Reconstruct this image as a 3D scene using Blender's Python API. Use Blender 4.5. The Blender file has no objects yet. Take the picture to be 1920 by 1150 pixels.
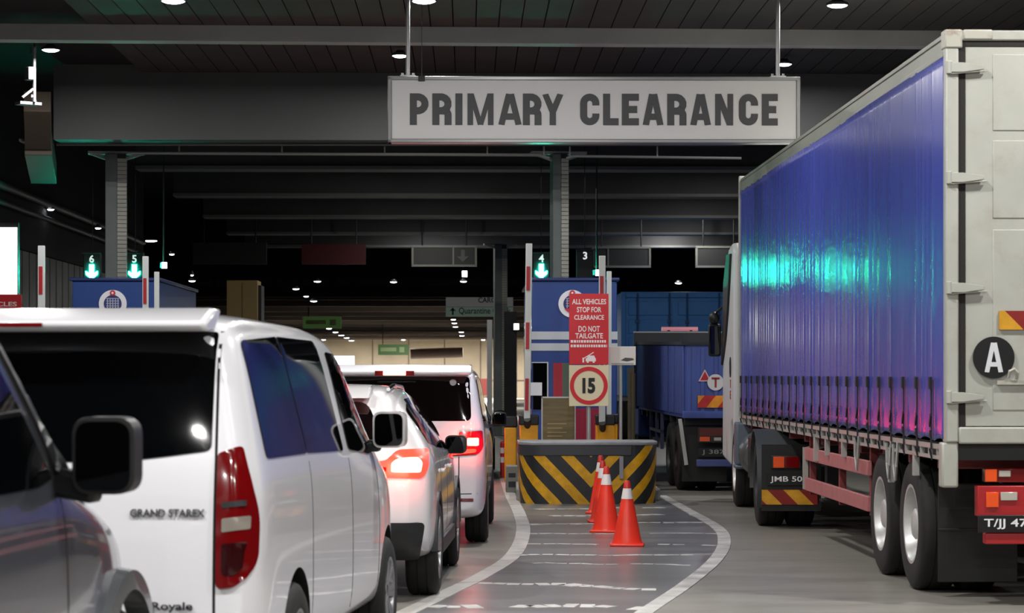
import bpy, bmesh, math, random
from mathutils import Vector, Matrix
from mathutils.bvhtree import BVHTree
from mathutils.geometry import delaunay_2d_cdt, tessellate_polygon
random.seed(7)
sc = bpy.context.scene
COL = sc.collection
# ------------------------------------------------------------------ camera
F, H, HY, CX = 4400.0, 1.68, 702.0, 960.0      # focal length (px), eye height (m), horizon row, centre column
cam_d = bpy.data.cameras.new('camera'); cam = bpy.data.objects.new('camera', cam_d); COL.objects.link(cam)
cam.location = (0, 0, H); cam.rotation_euler = (math.radians(90), 0, 0)
cam_d.sensor_width = 36; cam_d.lens = 36 * F / 1920; cam_d.shift_y = (HY - 575) / 1920
cam_d.clip_start = 0.1; cam_d.clip_end = 600
cam_d.dof.use_dof = True; cam_d.dof.focus_distance = 26; cam_d.dof.aperture_fstop = 5.0
sc.camera = cam
# ------------------------------------------------------------------ world, exposure
wd = bpy.data.worlds.new('night'); sc.world = wd; wd.use_nodes = True
wd.node_tree.nodes['Background'].inputs[0].default_value = (0.80, 0.88, 1.0, 1)
wd.node_tree.nodes['Background'].inputs[1].default_value = 0.02
sc.view_settings.view_transform = 'Standard'; sc.view_settings.look = 'None'
sc.view_settings.exposure = 0.0; sc.view_settings.gamma = 1.0
try: sc.view_settings.use_curve_mapping = False
except Exception: pass
sc.cycles.use_denoising = True
sc.cycles.max_bounces = 7; sc.cycles.diffuse_bounces = 3; sc.cycles.glossy_bounces = 4
sc.cycles.sample_clamp_indirect = 4.0
sc.cycles.caustics_reflective = False; sc.cycles.caustics_refractive = False

def WX(px, Y): return (px - CX) * Y / F
def WZ(py, Y): return H - (py - HY) * Y / F
def P(px, py, Y): return Vector((WX(px, Y), Y, WZ(py, Y)))
def GY(py): return F * H / (py - HY)
def G(px, py, z=0.0):
    Y = F * (H - z) / (py - HY); return Vector((WX(px, Y), Y, z))
R_ = math.radians
BR = R_(1.05)                                      # the hall runs one degree to the left of the view axis

# ------------------------------------------------------------------ materials
def lin(c):
    if isinstance(c, str):
        c = c.lstrip('#'); c = [int(c[i:i+2], 16) / 255 for i in (0, 2, 4)]
    return tuple((v / 12.92 if v <= 0.04045 else ((v + 0.055) / 1.055) ** 2.4) for v in c)
MATS = {}
def mat(name, c, rough=0.5, metal=0.0, coat=0.0, emit=None, es=0.0, var=0.0, vscale=6.0, spec=0.5, dirt=None, dscale=3.0, damt=0.4, bump=0.0, bscale=40.0, stretch=None, sample=None, alpha=1.0):
    if name in MATS: return MATS[name]
    m = bpy.data.materials.new(name); m.use_nodes = True
    nt = m.node_tree; b = nt.nodes['Principled BSDF']
    col = lin(c) + (1,)
    b.inputs['Base Color'].default_value = col
    b.inputs['Roughness'].default_value = rough; b.inputs['Metallic'].default_value = metal
    b.inputs['Coat Weight'].default_value = coat; b.inputs['Coat Roughness'].default_value = 0.04
    b.inputs['Specular IOR Level'].default_value = spec
    if alpha < 1: b.inputs['Alpha'].default_value = alpha
    if emit is not None:
        b.inputs['Emission Color'].default_value = lin(emit) + (1,); b.inputs['Emission Strength'].default_value = es
    if var or dirt or bump:
        tc = nt.nodes.new('ShaderNodeTexCoord'); src = tc.outputs['Object']
        if stretch:
            mp = nt.nodes.new('ShaderNodeMapping'); mp.inputs['Scale'].default_value = stretch
            nt.links.new(src, mp.inputs['Vector']); src = mp.outputs['Vector']
    last = None
    if var:
        n = nt.nodes.new('ShaderNodeTexNoise'); n.inputs['Scale'].default_value = vscale; n.inputs['Detail'].default_value = 5
        nt.links.new(src, n.inputs['Vector'])
        r = nt.nodes.new('ShaderNodeValToRGB')
        a = [max(0, v * (1 - var)) for v in col[:3]]; z = [min(1, v * (1 + var)) for v in col[:3]]
        r.color_ramp.elements[0].position = 0.3; r.color_ramp.elements[0].color = (*a, 1)
        r.color_ramp.elements[1].position = 0.7; r.color_ramp.elements[1].color = (*z, 1)
        nt.links.new(n.outputs['Fac'], r.inputs['Fac']); last = r.outputs['Color']
    if dirt:
        n = nt.nodes.new('ShaderNodeTexNoise'); n.inputs['Scale'].default_value = dscale; n.inputs['Detail'].default_value = 8; n.inputs['Roughness'].default_value = 0.65
        nt.links.new(src, n.inputs['Vector'])
        r = nt.nodes.new('ShaderNodeValToRGB'); r.color_ramp.elements[0].position = 0.52; r.color_ramp.elements[1].position = 0.75
        r.color_ramp.elements[0].color = (0, 0, 0, 1); r.color_ramp.elements[1].color = (damt, damt, damt, 1)
        nt.links.new(n.outputs['Fac'], r.inputs['Fac'])
        mx = nt.nodes.new('ShaderNodeMix'); mx.data_type = 'RGBA'
        nt.links.new(r.outputs['Color'], mx.inputs['Factor'])
        if last: nt.links.new(last, mx.inputs[6])
        else: mx.inputs[6].default_value = col
        mx.inputs[7].default_value = lin(dirt) + (1,)
        last = mx.outputs[2]
    if last: nt.links.new(last, b.inputs['Base Color'])
    if bump:
        n = nt.nodes.new('ShaderNodeTexNoise'); n.inputs['Scale'].default_value = bscale; n.inputs['Detail'].default_value = 4
        nt.links.new(src, n.inputs['Vector'])
        bp = nt.nodes.new('ShaderNodeBump'); bp.inputs['Strength'].default_value = bump; bp.inputs['Distance'].default_value = 0.02
        nt.links.new(n.outputs['Fac'], bp.inputs['Height']); nt.links.new(bp.outputs['Normal'], b.inputs['Normal'])
    if sample: m.cycles.emission_sampling = sample
    MATS[name] = m; return m

def stripes(name, ca, cb, ax, period, duty=0.5, rough=0.45, uv=False, vee=False):
    """two-colour diagonal stripes: fraction of dot(coords, ax)/period; vee mirrors the first axis about zero"""
    if name in MATS: return MATS[name]
    m = bpy.data.materials.new(name); m.use_nodes = True; nt = m.node_tree; b = nt.nodes['Principled BSDF']
    b.inputs['Roughness'].default_value = rough
    tc = nt.nodes.new('ShaderNodeTexCoord'); sp = nt.nodes.new('ShaderNodeSeparateXYZ')
    nt.links.new(tc.outputs['UV' if uv else 'Object'], sp.inputs[0])
    def mth(op, a, bb=None):
        n = nt.nodes.new('ShaderNodeMath'); n.operation = op
        for i, v in enumerate((a, bb)):
            if v is None: continue
            if isinstance(v, (int, float)): n.inputs[i].default_value = v
            else: nt.links.new(v, n.inputs[i])
        return n.outputs[0]
    x = sp.outputs[0]
    if vee: x = mth('ABSOLUTE', x)
    s = mth('ADD', mth('MULTIPLY', x, ax[0]), mth('ADD', mth('MULTIPLY', sp.outputs[1], ax[1]), mth('MULTIPLY', sp.outputs[2], ax[2])))
    fr = mth('FRACT', mth('ADD', mth('DIVIDE', s, period), 100.0))
    g = mth('GREATER_THAN', fr, duty)
    n = nt.nodes.new('ShaderNodeTexNoise'); n.inputs['Scale'].default_value = 9; n.inputs['Detail'].default_value = 6
    nt.links.new(tc.outputs['Object'], n.inputs['Vector'])
    mx = nt.nodes.new('ShaderNodeMix'); mx.data_type = 'RGBA'; nt.links.new(g, mx.inputs['Factor'])
    mx.inputs[6].default_value = lin(ca) + (1,); mx.inputs[7].default_value = lin(cb) + (1,)
    hs = nt.nodes.new('ShaderNodeHueSaturation'); nt.links.new(mx.outputs[2], hs.inputs['Color'])
    mr = nt.nodes.new('ShaderNodeMapRange'); mr.inputs[1].default_value = 0.3; mr.inputs[2].default_value = 0.7; mr.inputs[3].default_value = 0.75; mr.inputs[4].default_value = 1.15
    nt.links.new(n.outputs['Fac'], mr.inputs[0]); nt.links.new(mr.outputs[0], hs.inputs['Value'])
    nt.links.new(hs.outputs[0], b.inputs['Base Color'])
    MATS[name] = m; return m

M_white = mat('white_paint', '#ebebf0', 0.28, coat=1.0)
M_silverwhite = mat('pearl_white_paint', '#dcdadb', 0.28, coat=1.0)
M_grey = mat('grey_car_paint', '#50555f', 0.30, metal=0.5, coat=1.0)
M_darkcar = mat('dark_car_paint', '#16161a', 0.3, coat=1.0)
M_glass = mat('tinted_glass', '#050608', 0.03, spec=0.55)
M_glassred = mat('rear_glass', '#0a0405', 0.04, spec=0.6)
M_blackp = mat('black_plastic', '#101112', 0.45)
M_trim = mat('dark_trim', '#1b1c1e', 0.5)
M_gap = mat('panel_gap', '#0c0c0d', 0.8)
M_rubber = mat('tyre_rubber', '#131312', 0.75, var=0.3, vscale=12)
M_alloy = mat('alloy_rim', '#9a9b9d', 0.3, metal=0.8)
M_steelrim = mat('truck_rim', '#c9cac8', 0.38, metal=0.45, var=0.15, vscale=5)
M_chrome = mat('chrome', '#d8d8d8', 0.12, metal=1.0)
M_mirror = mat('mirror_glass', '#050505', 0.02, spec=1.0)
M_lampred = mat('lamp_red', '#6d0509', 0.12, coat=1.0)
M_lampdark = mat('lamp_dark_red', '#2e0306', 0.15, coat=1.0)
M_lampclear = mat('lamp_clear', '#b3aea4', 0.15, coat=1.0)
M_lampamber = mat('lamp_amber', '#e8500c', 0.3, coat=1.0)
M_brake = mat('brake_glow', '#ff3020', 0.3, emit='#ff2a1c', es=4.5)
M_brakehot = mat('brake_hot', '#ffd0c0', 0.3, emit='#ff7a66', es=6.0)

# ------------------------------------------------------------------ mesh builder
class MB:
    def __init__(s): s.v = []; s.f = []; s.m = []; s.cur = 0; s.uv = None
    def add(s, vs, fs):
        o = len(s.v); s.v += [tuple(v) for v in vs]
        for f in fs: s.f.append(tuple(i + o for i in f)); s.m.append(s.cur)
        return s
    def box(s, x0, x1, y0, y1, z0, z1):
        x0, x1 = min(x0, x1), max(x0, x1); y0, y1 = min(y0, y1), max(y0, y1); z0, z1 = min(z0, z1), max(z0, z1)
        return s.add([(x0,y0,z0),(x1,y0,z0),(x1,y1,z0),(x0,y1,z0),(x0,y0,z1),(x1,y0,z1),(x1,y1,z1),(x0,y1,z1)],
              [(3,2,1,0),(4,5,6,7),(0,1,5,4),(1,2,6,5),(2,3,7,6),(3,0,4,7)])
    def prism(s, poly, axis, a, b):
        """poly 2D; axis x: (y,z) swept in x; y: (x,z); z: (x,y)"""
        n = len(poly)
        def pt(q, t): return {'x': (t, q[0], q[1]), 'y': (q[0], t, q[1]), 'z': (q[0], q[1], t)}[axis]
        vs = [pt(q, a) for q in poly] + [pt(q, b) for q in poly]
        tris = tessellate_polygon([[Vector((q[0], q[1], 0)) for q in poly]])
        fs = [(i, (i+1) % n, n + (i+1) % n, n + i) for i in range(n)]
        fs += [tuple(t) for t in tris] + [tuple(n + i for i in reversed(t)) for t in tris]
        return s.add(vs, fs)
    def hull_quad(s, a, b, c, d, e, f, g, h):
        return s.add([a,b,c,d,e,f,g,h], [(3,2,1,0),(4,5,6,7),(0,1,5,4),(1,2,6,5),(2,3,7,6),(3,0,4,7)])
    def cyl(s, p0, p1, r0, r1=None, n=14, caps=True):
        r1 = r0 if r1 is None else r1
        p0, p1 = Vector(p0), Vector(p1); d = (p1 - p0)
        if d.length < 1e-9: return s
        q = d.to_track_quat('Z', 'Y'); vs = []
        for p, r in ((p0, r0), (p1, r1)):
            for i in range(n):
                a = 2 * math.pi * i / n
                vs.append(p + q @ Vector((r * math.cos(a), r * math.sin(a), 0)))
        fs = [(i, (i+1) % n, n + (i+1) % n, n + i) for i in range(n)]
        if caps: fs += [tuple(reversed(range(n))), tuple(range(n, 2*n))]
        return s.add(vs, fs)
    def bar(s, p0, p1, w, h, up=(0,0,1)):
        p0, p1 = Vector(p0), Vector(p1); d = (p1 - p0).normalized(); up = Vector(up)
        if abs(d.dot(up)) > 0.98: up = Vector((0,1,0))
        sd = d.cross(up).normalized(); u2 = sd.cross(d).normalized()
        c = []
        for p in (p0, p1):
            c += [p - sd*w/2 - u2*h/2, p + sd*w/2 - u2*h/2, p + sd*w/2 + u2*h/2, p - sd*w/2 + u2*h/2]
        return s.add(c, [(3,2,1,0),(4,5,6,7),(0,1,5,4),(1,2,6,5),(2,3,7,6),(3,0,4,7)])
    def tube(s, pts, r, n=8):
        for a, b in zip(pts, pts[1:]): s.cyl(a, b, r, n=n)
        for p in pts[1:-1]: s.ball(p, r, 6, n)
        return s
    def ball(s, c, r, rings=8, n=12, sc_=(1,1,1)):
        vs = []; fs = []
        for j in range(rings + 1):
            t = math.pi * j / rings
            for i in range(n):
                a = 2*math.pi*i/n
                vs.append((c[0] + sc_[0]*r*math.sin(t)*math.cos(a), c[1] + sc_[1]*r*math.sin(t)*math.sin(a), c[2] + sc_[2]*r*math.cos(t)))
        for j in range(rings):
            for i in range(n):
                fs.append((j*n+i, (j+1)*n+i, (j+1)*n+(i+1) % n, j*n+(i+1) % n))
        return s.add(vs, fs)
    def lathe(s, prof, c, axis='z', n=32, a0=0.0, a1=2*math.pi, closed=False):
        """prof: (radius, offset along axis)"""
        full = abs(a1 - a0 - 2*math.pi) < 1e-6
        k = n if full else n + 1; vs = []
        for r, t in prof:
            for i in range(k):
                a = a0 + (a1 - a0) * i / n; u, w = r*math.cos(a), r*math.sin(a)
                vs.append({'z': (c[0]+u, c[1]+w, c[2]+t), 'x': (c[0]+t, c[1]+u, c[2]+w), 'y': (c[0]+u, c[1]+t, c[2]+w)}[axis])
        fs = []; L = len(prof)
        for j in range(L if closed else L - 1):
            j2 = (j + 1) % L
            for i in range(n if full else n):
                i2 = (i + 1) % k if full else i + 1
                fs.append((j*k+i, j*k+i2, j2*k+i2, j2*k+i))
        return s.add(vs, fs)
    def disc(s, c, r, axis='y', th=0.01, n=32, r_in=0.0):
        if r_in: return s.lathe([(r_in, 0), (r, 0), (r, th), (r_in, th)], c, axis, n, closed=True)
        return s.lathe([(0.0001, 0), (r, 0), (r, th), (0.0001, th)], c, axis, n)

def props(o, label=None, cat=None, group=None, kind=None):
    if label: o['label'] = label
    if cat: o['category'] = cat
    if group: o['group'] = group
    if kind: o['kind'] = kind
    return o
def empty(name, loc=(0,0,0), rz=0.0, label=None, cat=None, group=None):
    o = bpy.data.objects.new(name, None); COL.objects.link(o); o.location = loc; o.rotation_euler = (0, 0, rz)
    o.empty_display_size = 0.2
    return props(o, label, cat, group)
def finish(me, smooth=True, angle=38):
    bm = bmesh.new(); bm.from_mesh(me)
    bmesh.ops.recalc_face_normals(bm, faces=bm.faces[:]); bm.to_mesh(me); bm.free()
    if smooth:
        me.polygons.foreach_set('use_smooth', [True] * len(me.polygons))
        me.set_sharp_from_angle(angle=R_(angle))
def obj(name, mb, m, parent=None, bevel=0.0, smooth=True, loc=None, rz=None, angle=38, sub=0):
    me = bpy.data.meshes.new(name); me.from_pydata(mb.v, [], mb.f)
    for mm in (m if isinstance(m, (list, tuple)) else [m]): me.materials.append(mm)
    me.polygons.foreach_set('material_index', mb.m); finish(me, smooth, angle); me.update()
    o = bpy.data.objects.new(name, me); COL.objects.link(o)
    if parent is not None: o.parent = parent
    if loc is not None: o.location = loc
    if rz is not None: o.rotation_euler = (0, 0, rz)
    if sub:
        md = o.modifiers.new('s', 'SUBSURF'); md.levels = sub; md.render_levels = sub
    if bevel:
        md = o.modifiers.new('b', 'BEVEL'); md.width = bevel; md.segments = 2; md.limit_method = 'ANGLE'; md.angle_limit = R_(40)
    return o
def struct(name, mb, m, rz=0.0, bevel=0.0, smooth=False, parent=None):
    o = obj(name, mb, m, parent, bevel, smooth)
    if parent is None: o.rotation_euler = (0, 0, rz); o['kind'] = 'structure'
    return o
def thing(name, mb, m, label, cat, group=None, bevel=0.0, loc=None, rz=None, smooth=True):
    return props(obj(name, mb, m, None, bevel, smooth, loc, rz), label, cat, group)
def copy_tree(o, parent=None):
    c = o.copy(); COL.objects.link(c)
    if parent is not None: c.parent = parent
    for ch in list(o.children): copy_tree(ch, c)
    return c

# ------------------------------------------------------------------ lettering
def text_mb(s, w=None, h=None, depth=0.004, bold=0.0, spacing=1.0, align='C'):
    """text laid out in x/z facing -y, scaled to fit w by h, centred on its origin"""
    cu = bpy.data.curves.new('t', 'FONT'); cu.body = s; cu.size = 1.0; cu.offset = bold; cu.space_character = spacing
    cu.resolution_u = 3
    o = bpy.data.objects.new('t', cu); COL.objects.link(o)
    dg = bpy.context.evaluated_depsgraph_get(); dg.update()
    me = bpy.data.meshes.new_from_object(o.evaluated_get(dg))
    vs = [v.co.copy() for v in me.vertices]; fs = [tuple(p.vertices) for p in me.polygons]
    bpy.data.objects.remove(o); bpy.data.curves.remove(cu); bpy.data.meshes.remove(me)
    x0 = min(v.x for v in vs); x1 = max(v.x for v in vs); y0 = min(v.y for v in vs); y1 = max(v.y for v in vs)
    sy = h / (y1 - y0) if h else None; sx = w / (x1 - x0) if w else sy
    if sy is None: sy = sx
    mb = MB(); q = [((v.x - (x0+x1)/2) * sx, 0.0, (v.y - (y0+y1)/2) * sy) for v in vs]
    n = len(q)
    ec = {}
    for f in fs:
        for a, b in zip(f, f[1:] + f[:1]): ec[(min(a,b), max(a,b))] = ec.get((min(a,b), max(a,b)), 0) + 1
    allv = q + [(a, depth, c) for a, b, c in q]
    ff = list(fs) + [tuple(i + n for i in reversed(f)) for f in fs] + [(a, b, b+n, a+n) for (a, b), k in ec.items() if k == 1]
    mb.add(allv, ff); return mb
def shift(mb, d):
    mb.v = [(x + d[0], y + d[1], z + d[2]) for x, y, z in mb.v]; return mb
def mapmb(mb, fn): mb.v = [tuple(fn(Vector(v))) for v in mb.v]; return mb
def thick(pts, t, closed=False):
    """outline polygons of a thick mitred polyline (2D), as quads"""
    pts = [Vector((p[0], p[1])) for p in pts]; L = []; Rr = []
    n = len(pts)
    for i, p in enumerate(pts):
        a = pts[i-1] if (i > 0 or closed) else None; b = pts[(i+1) % n] if (i < n-1 or closed) else None
        d1 = (p - a).normalized() if a is not None else None; d2 = (b - p).normalized() if b is not None else None
        if d1 is None: d1 = d2
        if d2 is None: d2 = d1
        n1 = Vector((-d1.y, d1.x)); n2 = Vector((-d2.y, d2.x)); m = (n1 + n2)
        m = m.normalized() if m.length > 1e-6 else n1
        k = t / 2 / max(0.35, m.dot(n1)); L.append(p + m*k); Rr.append(p - m*k)
    q = []
    for i in range(n if closed else n-1):
        j = (i+1) % n; q.append((L[i], L[j], Rr[j], Rr[i]))
    return q
def glyph(ch, w, t):
    h = t / 2; c = t * 0.75; mid = 0.45
    rc = min(w*.42, .26)
    def arc(cx, cy, r, a0, a1, n=5): return [(cx + r*math.cos(math.radians(a0+(a1-a0)*i/n)), cy + r*math.sin(math.radians(a0+(a1-a0)*i/n))) for i in range(n+1)]
    rb = (1-h-mid)/2
    bowl = lambda yb: [(h, 1-h), (w-h-rb, 1-h)] + arc(w-h-rb, 1-h-rb, rb, 80, -80, 7) + [(w-h-rb, yb), (h, yb)]
    S = {'P': [[(h,0),(h,1)], bowl(mid)], 'R': [[(h,0),(h,1)], bowl(mid), [(w*0.45,mid)] + arc(w-h-.13, mid-.13, .13, 80, 0, 4) + [(w-h,0)]],
         'I': [[(h,0),(h,1)]], 'L': [[(h,1),(h,0)],[(h,h),(w,h)]], 'E': [[(h,0),(h,1)],[(h,h),(w,h)],[(h,1-h),(w,1-h)],[(h,0.5),(w*0.9,0.5)]],
         'C': [[(w-h,0.63)] + arc(w/2, 1-w/2, w/2-h, 0, 180, 10) + arc(w/2, w/2, w/2-h, 180, 360, 10) + [(w-h,0.37)]],
         'A': [[(h*0.9,0),(w/2-h*0.25,1)],[(w-h*0.9,0),(w/2+h*0.25,1)],[(w*0.25,0.27),(w*0.75,0.27)]],
         'Y': [[(h*0.9,1),(w/2,0.42)],[(w-h*0.9,1),(w/2,0.42)],[(w/2,0),(w/2,0.48)]],
         'N': [[(h*.9,0),(h*.9,1)],[(w-h*.9,0),(w-h*.9,1)],[(h*1.0,1.0),(w-h*1.0,0.0)]],
         'M': [[(h*.9,0),(h*.9,1)],[(w-h*.9,0),(w-h*.9,1)],[(h*1.15,1.0),(w/2-h*.05,0.0)],[(w-h*1.15,1.0),(w/2+h*.05,0.0)]],
         'T': [[(w/2,0),(w/2,1)],[(0,1-h),(w,1-h)]]}[ch]
    q = []
    for k, pl in enumerate(S): q += thick(pl, t*.8 if ch in 'MN' and k < 2 else t*.72 if ch == 'M' else t*.9 if ch in 'AYN' else t)
    return [[Vector((min(max(v.x, -0.02), w+0.02), min(max(v.y, 0), 1))) for v in quad] for quad in q]

# ------------------------------------------------------------------ vehicles
def interp(tab, y):
    if y <= tab[0][0]: return tab[0][1]
    for (a, va), (b, vb) in zip(tab, tab[1:]):
        if y <= b: return va + (vb - va) * (y - a) / (b - a)
    return tab[-1][1]
def section(w, zb, belt, zt, tw, sh=0.965):
    h = zt - belt; d = belt - zb
    return [(0, zb), (.6*w, zb), (.92*w, zb+.01), (.985*w, zb+.10*d), (w, zb+.32*d), (w, zb+.7*d), (.99*w, zb+.92*d),
            (sh*w, belt+.06*h), ((sh*.55+tw*.45)*w, belt+.48*h), ((tw+.03)*w, belt+.78*h), ((tw-.015)*w, belt+.925*h),
            ((tw-.12)*w, belt+.99*h), (tw*.5*w, zt+.008), (0, zt+.012)]
def car_body(root, m, ys, T, arches, lean=None, fade=0.8, name='body', arch_r=0.38, liner=M_blackp):
    """closed lofted shell; T tables: w half width, zb, belt, zt, tw. Returns (object, BVH in root space)"""
    vs = []; fs = []; K = None
    for y in ys:
        s = section(interp(T['w'], y), interp(T['zb'], y), interp(T['belt'], y), interp(T['zt'], y), interp(T['tw'], y))
        ring = [(x, z) for x, z in s] + [(-x, z) for x, z in reversed(s[1:-1])]
        K = len(ring)
        for x, z in ring:
            dy = 0.0
            if lean: dy = interp(lean, z) * max(0.0, 1 - (y - ys[0]) / fade)
            vs.append((x, y + dy, z))
    n = len(ys); half = len(s)
    for j in range(n - 1):
        for i in range(K):
            fs.append((j*K+i, j*K+(i+1) % K, (j+1)*K+(i+1) % K, (j+1)*K+i))
    for base in (0, (n-1)*K):
        for i in range(half - 1):
            a, b = i, i+1; c = (K - i) % K; d = (K - i - 1) % K
            q = [base+a, base+b]
            if d != b: q.append(base+d)
            if c != a: q.append(base+c)
            if len(q) >= 3: fs.append(tuple(q))
    me = bpy.data.meshes.new(name); me.from_pydata(vs, [], fs); finish(me, True, 180)
    o = bpy.data.objects.new(name, me); COL.objects.link(o)
    md = o.modifiers.new('s', 'SUBSURF'); md.levels = 2; md.render_levels = 2
    dg = bpy.context.evaluated_depsgraph_get(); dg.update()
    m1 = bpy.data.meshes.new_from_object(o.evaluated_get(dg))
    bm = bmesh.new(); bm.from_mesh(m1); bvh = BVHTree.FromBMesh(bm); bm.free()
    o.modifiers.clear(); o.data = m1
    cut = []
    for (ay, az, ar) in arches:
        for sx in (-1, 1):
            cb = MB().cyl((sx*0.52, ay, az), (sx*1.4, ay, az), ar, n=48)
            co = obj('cutter', cb, m, smooth=False); cut.append(co)
            md = o.modifiers.new('b', 'BOOLEAN'); md.object = co; md.operation = 'DIFFERENCE'; md.solver = 'EXACT'
    if cut:
        dg = bpy.context.evaluated_depsgraph_get(); dg.update()
        m2 = bpy.data.meshes.new_from_object(o.evaluated_get(dg)); o.modifiers.clear(); o.data = m2
        for c in cut: bpy.data.objects.remove(c)
    me = o.data; me.materials.clear(); me.materials.append(m); me.materials.append(liner)
    for p in me.polygons:
        p.material_index = 0; p.use_smooth = True
        for (ay, az, ar) in arches:
            vv = [me.vertices[i].co for i in p.vertices]
            if all(math.hypot(v.y-ay, v.z-az) <= ar*1.004 for v in vv): p.material_index = 1
    me.set_sharp_from_angle(angle=R_(50))
    o.name = name; o.parent = root
    return o, bvh
def round_poly(poly, r, seg=4):
    out = []; n = len(poly)
    for i in range(n):
        p = Vector(poly[i][:2]); a = Vector(poly[i-1][:2]); b = Vector(poly[(i+1) % n][:2])
        rr = poly[i][2] if len(poly[i]) > 2 else r
        da, db = a - p, b - p; k = min(rr, da.length*0.45, db.length*0.45)
        if k < 1e-4: out.append(p); continue
        s, e = p + da.normalized()*k, p + db.normalized()*k
        for j in range(seg+1):
            t = j/seg; out.append(s*(1-t)**2 + p*2*t*(1-t) + e*t*t)
    return out
def patch(name, parent, bvh, poly, side, m, off=0.004, r=0.02, step=0.05, depth=0.012, smooth=True):
    """a panel lying on the body surface: poly in (y,z) for 'R'/'L', (x,z) for 'B' (rear) and 'F', (x,y) for 'T' (top)"""
    mb = patch_mb(bvh, poly, side, off, r, step, depth)
    return obj(name, mb, m, parent, smooth=smooth, angle=45)
def patch_mb(bvh, poly, side, off=0.004, r=0.02, step=0.05, depth=0.012):
    pl = round_poly(poly, r); pts = []
    for a, b in zip(pl, pl[1:] + pl[:1]):
        k = max(1, int((b-a).length / step))
        for i in range(k): pts.append(a + (b-a)*i/k)
    nb = len(pts)
    x0 = min(p.x for p in pts); x1 = max(p.x for p in pts); y0 = min(p.y for p in pts); y1 = max(p.y for p in pts)
    def inside(q):
        c = False
        for a, b in zip(pl, pl[1:] + pl[:1]):
            if (a.y > q.y) != (b.y > q.y) and q.x < (b.x-a.x)*(q.y-a.y)/(b.y-a.y) + a.x: c = not c
        return c
    y = y0 + step*0.5
    while y < y1:
        x = x0 + step*0.5
        while x < x1:
            q = Vector((x, y))
            if inside(q) and min((q-p).length for p in pts[:nb]) > step*0.4: pts.append(q)
            x += step
        y += step
    vv, _, ff, _, _, _ = delaunay_2d_cdt(pts, [(i, (i+1) % nb) for i in range(nb)], [list(range(nb))], 1, 1e-5)
    D = {'R': lambda p: (Vector((6, p.x, p.y)), Vector((-1,0,0))), 'L': lambda p: (Vector((-6, p.x, p.y)), Vector((1,0,0))),
         'B': lambda p: (Vector((p.x, -9, p.y)), Vector((0,1,0))), 'F': lambda p: (Vector((p.x, 15, p.y)), Vector((0,-1,0))),
         'T': lambda p: (Vector((p.x, p.y, 9)), Vector((0,0,-1)))}[side]
    top = []; bot = []; last = None
    for p in vv:
        o, d = D(p); hit, nrm, _, _ = bvh.ray_cast(o, d)
        if hit is None:
            hit, nrm = (last if last else (o - d*0, -d)); 
            hit = Vector(o) + d * ((hit - o).dot(d)); nrm = -d
        if nrm.dot(d) > 0: nrm = -nrm
        last = (hit, nrm)
        top.append(hit + nrm*off); bot.append(hit - nrm*(depth))
    n = len(top); mb = MB(); ec = {}
    for f in ff:
        for a, b in zip(f, f[1:] + f[:1]): ec[(min(a,b), max(a,b))] = ec.get((min(a,b), max(a,b)), 0) + 1
    mb.add(top + bot, [tuple(f) for f in ff] + [tuple(i+n for i in reversed(f)) for f in ff] + [(a, b, b+n, a+n) for (a, b), k in ec.items() if k == 1])
    return mb
def strip_mb(bvh, pts, wd, side, off=0.0015):
    """thin line on the body (panel gaps)"""
    mb = MB()
    for q in thick(pts, wd):
        s = patch_mb(bvh, [(v.x, v.y) for v in q], side, off, 0.0, 0.06, 0.004)
        mb.add(s.v, s.f)
    return mb
def rrect(x0, x1, z0, z1, r):
    return [(p.x, p.y) for p in round_poly([(x0, z0), (x1, z0), (x1, z1), (x0, z1)], r, 6)]
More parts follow.
